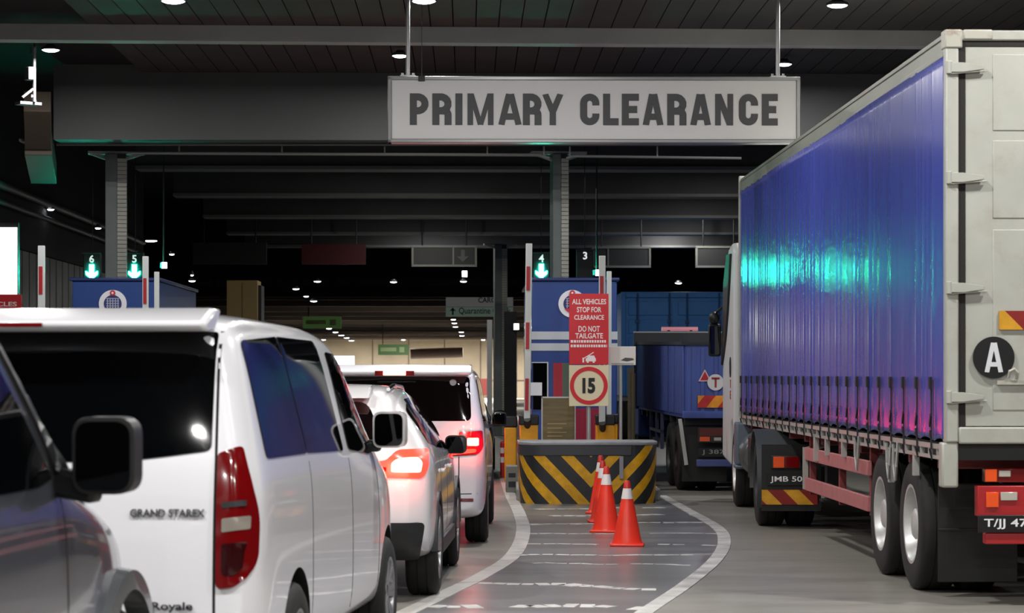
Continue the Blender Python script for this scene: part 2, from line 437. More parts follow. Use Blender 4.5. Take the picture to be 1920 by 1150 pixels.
def wheel(root, x, y, r, w, rim_r, m_rim=M_alloy, spokes=5, sgn=1, style='alloy', name='wheel'):
    t = MB().lathe([(rim_r, -w/2), (rim_r+.02, -w/2-.004), (r-.045, -w/2-.006), (r-.012, -w/2+.012), (r, -w/2+.035),
                    (r, -w*.18), (r-.008, -w*.17), (r-.008, -w*.13), (r, -w*.12), (r, w*.12), (r-.008, w*.13), (r-.008, w*.17), (r, w*.18),
                    (r, w/2-.035), (r-.012, w/2-.012), (r-.045, w/2+.006), (rim_r+.02, w/2+.004), (rim_r, w/2), (rim_r-.01, 0)], (x, y, r), 'x', 44, closed=True)
    o = obj(name, t, M_rubber, root)
    f = MB(); s = sgn
    if style == 'alloy':
        f.lathe([(rim_r+.004, s*(w/2+.003)), (rim_r-.012, s*(w/2-.002)), (rim_r-.025, s*(w/2-.05)), (rim_r-.03, -s*w/2)], (x, y, r), 'x', 36)
        f.lathe([(0.001, s*(w/2-.02)), (.06, s*(w/2-.022)), (.075, s*(w/2-.06))], (x, y, r), 'x', 20)
        for k in range(spokes):
            for dd in (-.16, .16):
                a = 2*math.pi*k/spokes + dd; a2 = 2*math.pi*k/spokes + dd*0.9
                f.bar((x+s*(w/2-.03), y+.05*math.cos(a), r+.05*math.sin(a)), (x+s*(w/2-.014), y+(rim_r-.012)*math.cos(a2), r+(rim_r-.012)*math.sin(a2)), .03, .03, (1,0,0))
        b = MB().lathe([(0.001, s*(w/2-.11)), (rim_r-.03, s*(w/2-.11))], (x, y, r), 'x', 24)
        ro = obj('rim', f, m_rim, o)
        obj('brake_disc', b, M_trim, o)
    else:
        f.lathe([(rim_r+.012, s*(w/2+.006)), (rim_r-.012, s*(w/2+.004)), (rim_r-.03, s*(w/2-.035)), (rim_r-.045, s*(w/2-.10)), (rim_r-.075, s*(w/2-.13)), (.16, s*(w/2-.135)), (.125, s*(w/2-.12)),
                 (.12, s*(w/2-.03)), (.10, s*(w/2-.015)), (.0001, s*(w/2-.01))], (x, y, r), 'x', 40)
        ro = obj('rim', f, m_rim, o)
        nb = MB()
        for k in range(10):
            a = 2*math.pi*k/10; yy, zz = y+.185*math.cos(a), r+.185*math.sin(a)
            nb.cyl((x+s*(w/2-.14), yy, zz), (x+s*(w/2-.095), yy, zz), .016, n=6)
        obj('wheel_nuts', nb, M_trim, o)
    return o
# ================================================================== THE SETTING
M_floor = mat('concrete_road', '#84817a', 0.40, var=0.14, vscale=1.6, dirt='#5c5a56', dscale=0.7, damt=0.6, bump=0.12, bscale=14, stretch=(.6, 1.6, 1), spec=0.5)
M_ceil = mat('ceiling_plank', '#35312d', 0.7, var=0.2, vscale=1.5)
M_slab = mat('dark_slab', '#0d0d0d', 0.9)
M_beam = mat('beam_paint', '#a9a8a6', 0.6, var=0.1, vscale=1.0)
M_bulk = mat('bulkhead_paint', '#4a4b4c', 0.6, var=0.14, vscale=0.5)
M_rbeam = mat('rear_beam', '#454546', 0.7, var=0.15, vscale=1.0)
M_farwall = mat('far_wall', '#b3a794', 0.8, var=0.1, vscale=0.6)
M_farceil = mat('far_ceiling', '#5d524b', 0.8)
M_dark = mat('dark_wall', '#1d1f20', 0.85, var=0.2, vscale=0.7)
M_shutter = mat('shutter_grey', '#7d7f7d', 0.5, metal=0.2, var=0.12, vscale=2)
M_col = mat('column_render', '#6e7674', 0.6, var=0.12, vscale=2.5)
M_tile = mat('column_tile', '#a9a99f', 0.45, var=0.15, vscale=3)
M_line = mat('worn_line_paint', '#b4b3ae', 0.5, dirt='#6d6b66', dscale=3.0, damt=1.0, var=.15, vscale=2)
M_hatch = mat('worn_hatch_paint', '#b9b8b4', 0.5, dirt='#737373', dscale=1.6, damt=.8, var=.35, vscale=3)
M_island = mat('island_concrete', '#8d8c88', 0.6, var=0.1)
M_patch = mat('island_asphalt', '#727374', 0.28, var=0.18, vscale=1.5, dirt='#4a4a4c', dscale=0.8, damt=0.6, stretch=(0.3, 2.0, 1))

struct('floor', MB().box(-40, 40, -30, 190, -0.2, 0), M_floor)
struct('ceiling', MB().box(-6.2, 20, -30, 72, 6.42, 6.6), M_slab, BR)
mb = MB(); x = -5.0
while x < 15: mb.box(x, x + 0.285, -6, 36, 6.3, 6.42); x += 0.30
struct('ceiling_planks', mb, M_ceil, BR)['kind'] = 'structure'
struct('ceiling_void', MB().box(-20, -6.2, -30, 72, 6.9, 7.1), M_slab, BR)
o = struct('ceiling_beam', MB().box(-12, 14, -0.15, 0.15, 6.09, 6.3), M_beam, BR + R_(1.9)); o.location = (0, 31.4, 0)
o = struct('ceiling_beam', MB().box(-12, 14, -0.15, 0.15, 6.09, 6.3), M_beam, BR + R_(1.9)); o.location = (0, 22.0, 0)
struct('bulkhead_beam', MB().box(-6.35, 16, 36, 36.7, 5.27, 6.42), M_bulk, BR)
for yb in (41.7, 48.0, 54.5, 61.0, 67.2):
    struct('ceiling_beam', MB().box(-5.9 - (yb-41.7)*0.02, 16, yb, yb + 0.4, 5.37, 6.42), M_rbeam, BR); struct('beam_flange', MB().box(-5.9 - (yb-41.7)*0.02, 16, yb - 0.12, yb + 0.5, 5.31, 5.37), mat('flange_lit_tone', '#666665', .6), BR)  # flange lighter than its beam: light caught on the bottom edge, put into colour
struct('wall_divider', MB().box(-22, 24, 72, 72.3, 4.05, 7), M_slab, BR)
struct('ceiling_far', MB().box(-22, 24, 72, 172, 4.4, 4.6), M_farceil, BR)
for k in range(13):
    yb = 77 + 7.3*k
    struct('ceiling_beam', MB().box(-22, 24, yb, yb + 0.35, 4.12, 4.4), M_farceil, BR)
struct('wall_back', MB().box(-30, 30, 170, 170.4, 0, 4.5), M_farwall, BR)
mb = MB()
for k in range(11): mb.box(-7 + k*2.6, -6.94 + k*2.6, 169.94, 170, 0, 4.4)
mb.box(-22, 20, 169.9, 170, 1.2, 1.26)
struct('trim_1', mb, mat('far_wall_joint', '#6a6055', 0.8), BR)
struct('wall_left', MB().box(-12.4, -12, -30, 172, 0, 7), M_dark, BR)
struct('wall_right', MB().box(14.5, 14.9, -30, 172, 0, 7), M_dark, BR)
struct('wall_front', MB().box(-13, 15, -30.4, -30, 0, 7), M_dark, BR)

# grey shutter wall on the left
mb = MB(); y = 36.6
while y < 60:
    mb.box(-8.45, -8.3, y, y + 0.62, 0, 3.98 - 0*(y-36)); y += 0.72
mb.box(-8.6, -8.45, 36.5, 60, 0, 4.0)
struct('wall_shutter', mb, M_shutter, BR)
struct('wall_upper', MB().box(-8.7, -8.3, 34, 60, 4.0, 7), M_dark, BR)

# columns with tiled faces
def column(px, Y, ztop, xl=-0.17, xr=0.17):
    o = struct('column', MB().box(xl, 0.02, -0.17, 0.17, 0, ztop), M_col, R_(8), bevel=0.012); o.location = (WX(px, Y), Y, 0)
    mb = MB(); z = 0.02
    while z < ztop - 0.1:
        mb.box(0.021, xr, -0.175, 0.17, z, z + 0.058); z += 0.066
    struct('column_tiling', mb, M_tile, parent=o)
    struct('column_core', MB().box(0.0, xr - .015, -0.155, 0.155, 0, ztop), M_trim, parent=o)
    c = MB()
    for s in (-1, 1): c.bar((s*0.42, 0, ztop + 0.02), (s*0.06, 0, ztop - 0.10), 0.10, 0.05)
    c.box(-0.45, 0.45, -0.12, 0.12, ztop, ztop + 0.04)
    struct('column_bracket', c, M_beam, parent=o)
column(218, 38, 5.24); column(1047, 38, 5.24, -0.115, 0.14)
column(938, 64, 5.2)

# road paint
def flat(name, polys, m, z):
    mb = MB()
    for q in polys:
        n = len(q); mb.add([(p[0], p[1], z) for p in q] + [(p[0], p[1], 0.0) for p in q], [tuple(range(n))] + [(i, i+n, (i+1) % n + n, (i+1) % n) for i in range(n)])
    return struct(name, mb, m)
def smooth_line(pts, k=8):
    out = []
    for i in range(len(pts)-1):
        p0, p1, p2, p3 = pts[max(i-1,0)], pts[i], pts[i+1], pts[min(i+2, len(pts)-1)]
        for j in range(k):
            t = j/k
            out.append(0.5*((2*p1) + (-p0+p2)*t + (2*p0-5*p1+4*p2-p3)*t*t + (-p0+3*p1-3*p2+p3)*t**3))
    return out + [pts[-1]]
edgeL = smooth_line([G(x, y).to_2d() for x, y in ((940, 880), (955, 925), (973, 962), (981, 998), (962, 1042), (905, 1080), (840, 1112), (745, 1158), (600, 1225))])
edgeR = smooth_line([G(x, y).to_2d() for x, y in ((1240, 930), (1290, 958), (1345, 990), (1358, 1018), (1340, 1052), (1285, 1098), (1215, 1145), (1100, 1225))])
flat('lane_line', thick(edgeL, 0.15), M_line, 0.006)
flat('lane_line', thick(edgeR, 0.13), M_hatch, 0.006)
flat('island_patch', [edgeL[6:] + list(reversed(edgeR))], M_patch, 0.003)
rh = random.Random(11)
def hatch(a, b, w):
    a, b = G(*a).to_2d(), G(*b).to_2d(); n = 14; pts = []
    for k in range(n + 1):
        t = k/n; p = a + (b - a)*t; pts.append(Vector((p.x, p.y + 0.10*math.sin(math.pi*t) + rh.uniform(-.045, .045) + .05*math.sin(t*9 + a.x*7))))
    out = []
    for p, q in zip(pts, pts[1:]):
        if rh.random() < .13: continue
        w1 = w*rh.uniform(.65, 1.45); out += thick([p, p + (q - p)*rh.uniform(.75, 1.03)], w1)
    return out
hz = []
for a, b, w in (((985, 957), (1265, 953), .12), ((985, 970), (1315, 966), .22), ((990, 985), (1345, 981), .15), ((985, 1003), (1350, 1002), .08), ((965, 1022), (1345, 1024), .07),
                ((965, 1043), (1330, 1043), .08), ((975, 1058), (1300, 1062), .05), ((870, 1094), (1260, 1108), .16), ((775, 1140), (1215, 1141), .18)):
    hz += hatch(a, b, w)
flat('hatch_marking', hz, M_hatch, 0.0055)

# raised kerb islands under the booths
def kerb(x0, x1, y0, y1):
    r = (x1-x0)/2; c = (x0+x1)/2
    poly = [(c + r*math.cos(a), y0 + r*0.6 + r*0.6*math.sin(a)) for a in [math.pi + math.pi*k/12 for k in range(13)]] + [(x1, y1), (x0, y1)]
    return struct('kerb_island', MB().prism(poly, 'z', 0, 0.16), M_island, bevel=0.02)
kerb(WX(968, 31.5), WX(1235, 31.5), 30.6, 50)
kerb(-7.35, -5.1, 30.6, 50)

# ================================================================== LAMPS
M_lamp = mat('lamp_white', '#ffffff', 0.3, emit='#f4f6ff', es=14, sample='NONE')
M_lampcase = mat('lamp_case', '#3a3b3d', 0.4)
def lamp(loc, rad, label, group, power=0.0, angle=None, color=(1, .98, .95), name='ceiling_lamp', cat='lamp', drop=0.05, es=None):
    r = empty(name, loc, 0, label, cat, group)
    obj('lamp_housing', MB().lathe([(0.001, drop), (rad*.45, drop), (rad*.55, drop*.6), (rad*1.05, .0), (rad*1.05, -.03), (rad*.98, -.03)], (0,0,0), 'z', 20), M_lampcase, r)
    obj('diffuser', MB().lathe([(0.001, -.055), (rad*.6, -.05), (rad*.9, -.035), (rad*.98, -.012), (rad*.98, 0), (.001, 0)], (0,0,0), 'z', 20), M_lamp, r)
    if power:
        ld = bpy.data.lights.new('lamp_light', 'AREA'); ld.shape = 'DISK'; ld.size = rad*1.6; ld.energy = power; ld.color = color
        if angle: ld.spread = R_(angle)
        lo = bpy.data.objects.new('lamp_light', ld); COL.objects.link(lo); lo.parent = r; lo.location = (0, 0, -.075)
    return r
def lamp_px(px, py, z, wpx, label, group, power=0.0):
    Y = F * (z - H) / (HY - py); return lamp((WX(px, Y), Y, z), wpx * Y / F / 2, label, group, power)
g1 = 'round lamps under the planked ceiling'
lamp_px(95, 90, 6.2, 34, 'bright round ceiling lamp at the far left end of the light beam', g1, 150)
lamp_px(750, 101, 6.2, 30, 'round ceiling lamp just left of the sign\'s left hanging rod', g1, 150)
lamp_px(1470, 117, 6.2, 30, 'round ceiling lamp behind the sign\'s right hanging rod', g1, 150)
lamp_px(1570, 6, 6.2, 40, 'half-lit round ceiling lamp at the top edge above the lorry', g1, 150)
lamp_px(325, -2, 6.2, 46, 'dark round ceiling lamp cut by the top edge over the planks', g1, 0)
lamp_px(795, -2, 6.2, 46, 'round ceiling lamp cut by the top edge beside the left rod', g1, 80)
g2 = 'lamps of the row beneath the clearance sign'
for (px, py, w), nm in zip(((768, 286, 24), (780, 338, 25), (792, 380, 23), (801, 418, 22)), ('nearest and highest', 'second', 'third', 'fourth and lowest')):
    lamp_px(px, py, 5.9, w, 'small white lamp, %s of the row just below the sign\'s left end' % nm, g2, 75)
g3 = 'lamps of the row left of the lorry'
for (px, py, w), nm in zip(((1398, 293, 30), (1341, 346, 27), (1298, 388, 18), (1259, 422, 22)), ('nearest, touching the lorry\'s roof line', 'second, with a bluish glow', 'third and dimmest', 'fourth and lowest')):
    lamp_px(px, py, 5.9, w, 'white lamp of the row beside the curtain-sided lorry, %s' % nm, g3, 75)
g4 = 'small lamps hung deep in the hall'
for px, py, z, w, lb in ((282, 450, 5.2, 27, 'wide white lamp just right of the left tiled column'), (262, 463, 5.0, 11, 'small round lamp below the wide lamp by the left column'),
        (322, 475, 4.9, 10, 'tiny square lamp above the floodlight behind lane light five'), (360, 525, 4.6, 13, 'tiny flat lamp left of the tan kiosk'),
        (738, 527, 4.5, 13, 'tiny flat lamp alone between the tan kiosk and the quarantine sign'), (869, 526, 4.4, 13, 'tiny flat lamp just above the quarantine sign'),
        (1272, 529, 4.4, 13, 'tiny flat lamp above the blue container'), (555, 540, 4.3, 13, 'tiny lamp right of the tan kiosk, highest of its cluster'),
        (595, 526, 4.4, 14, 'tiny lamp above and right of the kiosk cluster'), (574, 554, 4.2, 10, 'tiny lamp in the middle of the kiosk cluster'), (588, 563, 4.2, 13, 'tiny lamp lowest of the kiosk cluster')):
    Y = 66.0 if py < 545 else 70.0
    lamp((WX(px, Y), Y, WZ(py, Y)), w*Y/F/2, lb, g4, 0)
g5 = 'row of far lamps leading to the left exit'
for i, (px, py) in enumerate(((617, 615), (629, 622), (640, 628), (650, 633), (659, 638))):
    Y = 95 + i*13; lamp((WX(px, Y), Y, WZ(py, Y)), 11*Y/F/2, 'far lamp of the slanting row above the first van\'s bonnet, %s from its near end' % ('first','second','third','fourth','fifth')[i], g5, 1200 if i in (1, 4) else 0)
g6 = 'far lamps under the quarantine sign'
for i, (px, py) in enumerate(((850, 598), (852, 605), (854, 612), (865, 622), (866, 629))):
    Y = 90 + i*13; lamp((WX(px, Y), Y, WZ(py, Y)), 10*Y/F/2, 'far lamp in the short row under the quarantine sign, %s from the top' % ('first','second','third','fourth','fifth')[i], g6, 1200 if i % 2 == 0 else 0)
for (px, py, w, lb) in ((95, 390, 14, 'dim lamp in the dark roof left of the column'), (184, 425, 12, 'small spot lamp beside the left column, the higher of two'), (360, 513, 6, 'pinpoint lamp above the flat lamp left of the kiosk')):
    lamp((WX(px, 46), 46, WZ(py, 46)), w*46/F/2, lb, g4, 0)
for i, xx in enumerate((-13, -7.5, -2, 3.5)):  # extra lamps added only to brighten the end wall and far hall
    lamp((xx, 162, 4.08), .16, 'added lamp brightening the pale end wall, %s from the left' % ('first','second','third','fourth')[i], 'added lamps brightening the pale end wall', 1500, color=(1, .93, .82))
# the lanes behind the camera are lit by the same ceiling lamps
gb = 'ceiling lamps over the approach lanes'
for yy, pw in ((23, 190), (15, 275), (7, 270), (-1, 330), (-9, 380)):
    for xx in (-4.5, 0.6, 5.2):
        if yy == 23 and xx < 1: xx -= 0.4
        lamp((xx, yy, 6.2), 0.16, 'round ceiling lamp over the approach lanes, out of the picture', gb, pw)
# ================================================================== FIRST VAN (white, nearest)
def make_van():
    a = R_(4.8); root = empty('passenger_van', (-2.05, 10.28, 0), -a, 'large white passenger van with dark windows, nearest in the queue', 'van')
    T = {'w': [(0, .86), (.03, .90), (.12, .945), (.3, .955), (4.2, .955), (4.7, .90), (5.0, .80), (5.12, .62)],
         'zb': [(0, .42), (.1, .33), (.5, .30), (4.6, .28), (5.12, .36)],
         'belt': [(0, 1.27), (1.0, 1.27), (3.0, 1.2), (4.1, 1.12), (4.6, 1.0), (5.12, .78)],
         'zt': [(0, 1.86), (.06, 1.93), (.2, 1.955), (.8, 1.97), (2.6, 1.95), (3.1, 1.90), (3.5, 1.78), (4.25, 1.22), (4.6, 1.08), (4.95, .95), (5.12, .82)],
         'tw': [(0, .83), (.15, .835), (3.0, .82), (3.6, .80), (4.3, .86), (5.12, .8)]}
    ys = [0, .015, .06, .15, .3, .6, 1.0, 1.5, 2.0, 2.5, 2.85, 3.15, 3.45, 3.75, 4.05, 4.3, 4.55, 4.8, 4.98, 5.08, 5.12]
    body, B = car_body(root, M_white, ys, T, [(.98, .36, .40), (4.16, .36, .40)], lean=[(.4, 0), (.75, -.02), (1.1, .0), (1.35, .035), (1.9, .16)], fade=.9)
    # rear: window, tailgate gaps, spoiler, lamps, badges
    patch('rear_window', root, B, [(-.80, 1.345, .05), (-.35, 1.295, .2), (.35, 1.295, .2), (.735, 1.345, .03), (.735, 1.865, .02), (-.735, 1.865, .02)], 'B', M_glass, off=.006, step=.06)
    sp = MB()
    sp.prism([(-.10, 1.905), (.12, 1.972), (.30, 1.972), (.16, 1.875), (-.06, 1.865)], 'x', -.72, .735)
    obj('roof_spoiler', sp, M_white, root, bevel=.025)
    obj('high_brake_lamp', MB().box(-.40, .02, -.104, -.085, 1.885, 1.903), M_lampred, root, bevel=.003)
    obj('washer_nozzle', MB().ball((-.62, -.075, 1.887), .02, sc_=(1.3, .8, .7)), M_blackp, root)
    g = strip_mb(B, [(.755, .52), (.757, 1.3), (.747, 1.87)], .012, 'B')
    gl = strip_mb(B, [(-.755, .52), (-.757, 1.3)], .012, 'B'); g.add(gl.v, gl.f)
    for seg in ([(.9, .62), (.9, .80), (.9, 1.27)], ):
        pass
    s2 = strip_mb(B, [(1.42, .42), (1.40, .8), (1.41, 1.25)], .008, 'R'); g.add(s2.v, s2.f)
    s2 = strip_mb(B, [(2.72, .40), (2.70, .8), (2.70, 1.22)], .010, 'R'); g.add(s2.v, s2.f)
    s2 = strip_mb(B, [(3.72, .45), (3.75, .8), (3.70, 1.2)], .010, 'R'); g.add(s2.v, s2.f)
    obj('panel_gaps', g, M_gap, root)
    cr = strip_mb(B, [(-.75, 1.08), (0, 1.07), (.75, 1.085)], .02, 'B', off=.001); 
    tl = patch('tail_lamp', root, B, [(.765, .745, .03), (.86, .755, .08), (.922, .85, .10), (.925, 1.06, .10), (.898, 1.20, .08), (.855, 1.365, .02), (.765, 1.33, .015)], 'B', M_lampred, off=.018, step=.035, depth=.02)
    patch('reverse_lens', tl, B, [(.79, .99), (.895, 1.005), (.895, 1.062), (.79, 1.05)], 'B', mat('lens_grey', '#8c857b', .15, coat=1.0), off=.022, r=.008, step=.03)
    patch('indicator_lens', tl, B, [(.79, .80, .03), (.87, .81, .03), (.885, .95), (.79, .94)], 'B', M_lampdark, off=.022, r=.01, step=.03)
    patch('lamp_divider', tl, B, [(.79, 1.095), (.88, 1.105), (.88, 1.13), (.79, 1.12)], 'B', M_trim, off=.023, r=.006, step=.03)
    def badge(s, w, h, x, z):
        t = text_mb(s, w, h, .006, bold=.02)
        def f(v):
            hit, n, _, _ = B.ray_cast(Vector((x + v.x, -9, z + v.z)), Vector((0, 1, 0)))
            return Vector((x + v.x, (hit.y if hit else 0) - .012 + v.y, z + v.z))
        return obj('badge', mapmb(t, f), M_chrome, root)
    badge('GRAND STAREX', .33, .034, .55, 1.075); badge('Royale', .18, .045, .575, .665)
    # right side windows
    def sw(nm, poly, **k): return patch(nm, root, B, poly, 'R', M_glass, off=.006, step=.07, r=.03, **k)
    sw('side_window', [(.33, 1.30, .04), (.30, 1.83, .06), (1.19, 1.86, .02), (1.36, 1.29, .02)])
    sw('side_window', [(1.39, 1.29, .02), (1.22, 1.86, .02), (2.35, 1.855, .05), (2.55, 1.265, .04)])
    sw('front_door_window', [(2.74, 1.265, .04), (2.62, 1.80, .05), (3.05, 1.79, .1), (3.80, 1.22, .03), (3.5, 1.215, .05)])
    patch('windscreen', root, B, [(-.6, 3.35), (.6, 3.35), (.70, 4.15), (-.70, 4.15)], 'T', M_glass, off=.004, step=.09, r=.08)
    # door mirror
    mr = obj('door_mirror', MB().prism(rrect(.925, 1.115, 1.245, 1.46, .05), 'y', 3.66, 3.80), M_silverwhite, root, bevel=.02)
    obj('mirror_glass', MB().prism(rrect(.937, 1.103, 1.258, 1.447, .042), 'y', 3.650, 3.665), M_mirror, mr)
    obj('mirror_arm', MB().box(.80, .96, 3.70, 3.80, 1.22, 1.29), M_blackp, mr, bevel=.02)
    for yy in (.98, 4.16):
        wheel(root, .845, yy, .345, .225, .215, M_alloy, 7); wheel(root, -.845, yy, .345, .225, .215, M_alloy, 7, -1)
    bp = patch_mb(B, [(-.80, .36), (.80, .36), (.82, .55), (-.82, .55)], 'B', off=.05, r=.05, step=.08, depth=.03)
    obj('rear_bumper', bp, M_white, root, bevel=0)
    obj('roof_aerial', MB().prism([(2.92, 1.945), (3.10, 1.93), (2.96, 2.01), (2.93, 2.015)], 'x', -.018, .018), mat('aerial_grey', '#7d7f80', .4), root, bevel=.006)
    return root
make_van()

# ================================================================== SUV (second in the queue)
def make_suv():
    root = empty('suv', (-1.50, 17.05, 0), -R_(1.6), 'white crossover SUV with red tail lamps lit, between the two white vans', 'car')
    T = {'w': [(0, .72), (.05, .80), (.18, .885), (.45, .92), (3.6, .92), (4.2, .86), (4.5, .70), (4.62, .5)],
         'zb': [(0, .52), (.08, .40), (.4, .30), (4.2, .26), (4.62, .36)],
         'belt': [(0, 1.06), (.6, 1.08), (2.5, 1.04), (3.4, .98), (4.2, .90), (4.62, .72)],
         'zt': [(0, 1.10), (.1, 1.16), (.25, 1.26), (.5, 1.43), (.8, 1.555), (1.4, 1.60), (2.1, 1.58), (2.6, 1.48), (3.35, 1.08), (3.9, .99), (4.4, .88), (4.62, .74)],
         'tw': [(0, .8), (.3, .70), (.6, .655), (1.0, .66), (2.2, .67), (3.3, .84), (4.62, .8)]}
    ys = [0, .02, .08, .18, .3, .42, .55, .75, 1.1, 1.5, 1.9, 2.3, 2.7, 3.05, 3.4, 3.8, 4.1, 4.35, 4.52, 4.62]
    body, B = car_body(root, M_silverwhite, ys, T, [(.88, .36, .385), (3.6, .36, .385)], lean=[(.3, .05), (.55, 0), (.8, 0), (1.06, .05), (1.2, .08)], fade=.6)
    patch('rear_window', root, B, [(-.58, 1.17, .06), (.56, 1.17, .06), (.40, 1.47, .08), (-.40, 1.47, .08)], 'B', M_glassred, off=.004, step=.06)
    sp = MB().prism([(.48, 1.50), (.66, 1.575), (.95, 1.60), (.95, 1.57), (.6, 1.50)], 'x', -.42, .42); obj('roof_spoiler', sp, M_silverwhite, root, bevel=.015)
    patch('quarter_window', root, B, [(.70, 1.16, .03), (.82, 1.40, .06), (1.12, 1.455, .02), (1.16, 1.12, .02)], 'R', M_glassred, off=.004, step=.06)
    patch('rear_door_window', root, B, [(1.2, 1.115, .02), (1.16, 1.485, .02), (1.95, 1.50, .03), (2.0, 1.08, .03)], 'R', M_glassred, off=.004, step=.06)
    patch('front_door_window', root, B, [(2.08, 1.075, .03), (2.03, 1.495, .03), (2.35, 1.45, .08), (3.05, 1.03, .03)], 'R', M_glassred, off=.004, step=.06)
    rl = MB().tube([(.53, .9, 1.565), (.545, 1.2, 1.595), (.55, 2.0, 1.575), (.54, 2.3, 1.53)], .016, 6); obj('roof_rail', rl, M_chrome, root)
    for s in (1, -1):
        f = lambda q: [((x)*s, z, *r) for x, z, *r in (q if s > 0 else list(reversed(q)))]
        tl = patch('tail_lamp', root, B, f([(.40, .955, .02), (.56, .93, .02), (.84, .92, .03), (.875, 1.00, .03), (.86, 1.125, .03), (.66, 1.12, .03), (.58, 1.05, .02), (.40, 1.03, .02)]), 'B', M_brake, off=.012, step=.035, depth=.02)
        patch('brake_lens', tl, B, f([(.62, .965), (.82, .96), (.83, 1.03), (.80, 1.065), (.66, 1.06), (.62, 1.03)]), 'B', M_brakehot, off=.017, r=.015, step=.03)
        patch('lens_border', tl, B, f([(.40, .985), (.585, .97), (.585, 1.0), (.40, 1.015)]), 'B', M_lampred, off=.016, r=.004, step=.03)
        dk = patch('rear_reflector', root, B, f([(.50, .47), (.76, .47), (.76, .50), (.50, .50)]), 'B', M_lampred, off=.012, r=.006, step=.04)
    pt = patch_mb(B, [(-.80, .33), (.80, .33), (.84, .60), (-.84, .60)], 'B', off=.03, r=.04, step=.07, depth=.03); obj('lower_bumper', pt, M_trim, root)
    for s in (1, -1):
        for yy in (.88, 3.6):
            arch = []
            cl = MB().lathe([(.375, s*.885), (.375, s*.928), (.43, s*.93), (.43, s*.885)], (0, yy, .36), 'x', 26, 0, math.pi, closed=True); obj('wheel_arch_trim', cl, M_trim, root)
            wheel(root, s*.805, yy, .36, .235, .235, M_alloy, 5, s)
    obj('side_skirt', MB().box(.80, .925, 1.32, 3.18, .27, .40).box(-.925, -.80, 1.32, 3.18, .27, .40), M_trim, root, bevel=.02)
    mr = obj('door_mirror', MB().prism(rrect(.86, 1.04, 1.01, 1.165, .05), 'y', 2.72, 2.86), M_blackp, root, bevel=.02)
    obj('mirror_glass', MB().prism(rrect(.872, 1.03, 1.022, 1.153, .042), 'y', 2.712, 2.725), M_mirror, mr)
    obj('mirror_arm', MB().box(.78, .90, 2.78, 2.86, 1.01, 1.05), M_blackp, mr, bevel=.01)
    g = strip_mb(B, [(.555, .62), (.555, .93)], .01, 'B')
    for q in ([(1.28, .42), (1.18, .8), (1.17, 1.1)], [(2.05, .40), (2.05, 1.08)], [(3.02, .42), (3.05, .7), (3.0, 1.0)]):
        s2 = strip_mb(B, q, .008, 'R'); g.add(s2.v, s2.f)
    obj('panel_gaps', g, M_gap, root)
    for yy in (1.28, 2.2): obj('door_handle', MB().bar((.925, yy, .93), (.925, yy+.18, .93), .03, .03), M_silverwhite, root, bevel=.01)
    for s in (1, -1):
        ld = bpy.data.lights.new('brake_light', 'AREA'); ld.shape = 'RECTANGLE'; ld.size = .25; ld.size_y = .08; ld.energy = 5; ld.color = (1, .07, .04)
        lo = bpy.data.objects.new('brake_light', ld); COL.objects.link(lo); lo.parent = root; lo.location = (s*.72, -.06, 1.02); lo.rotation_euler = (R_(90), 0, 0)
    return root
make_suv()

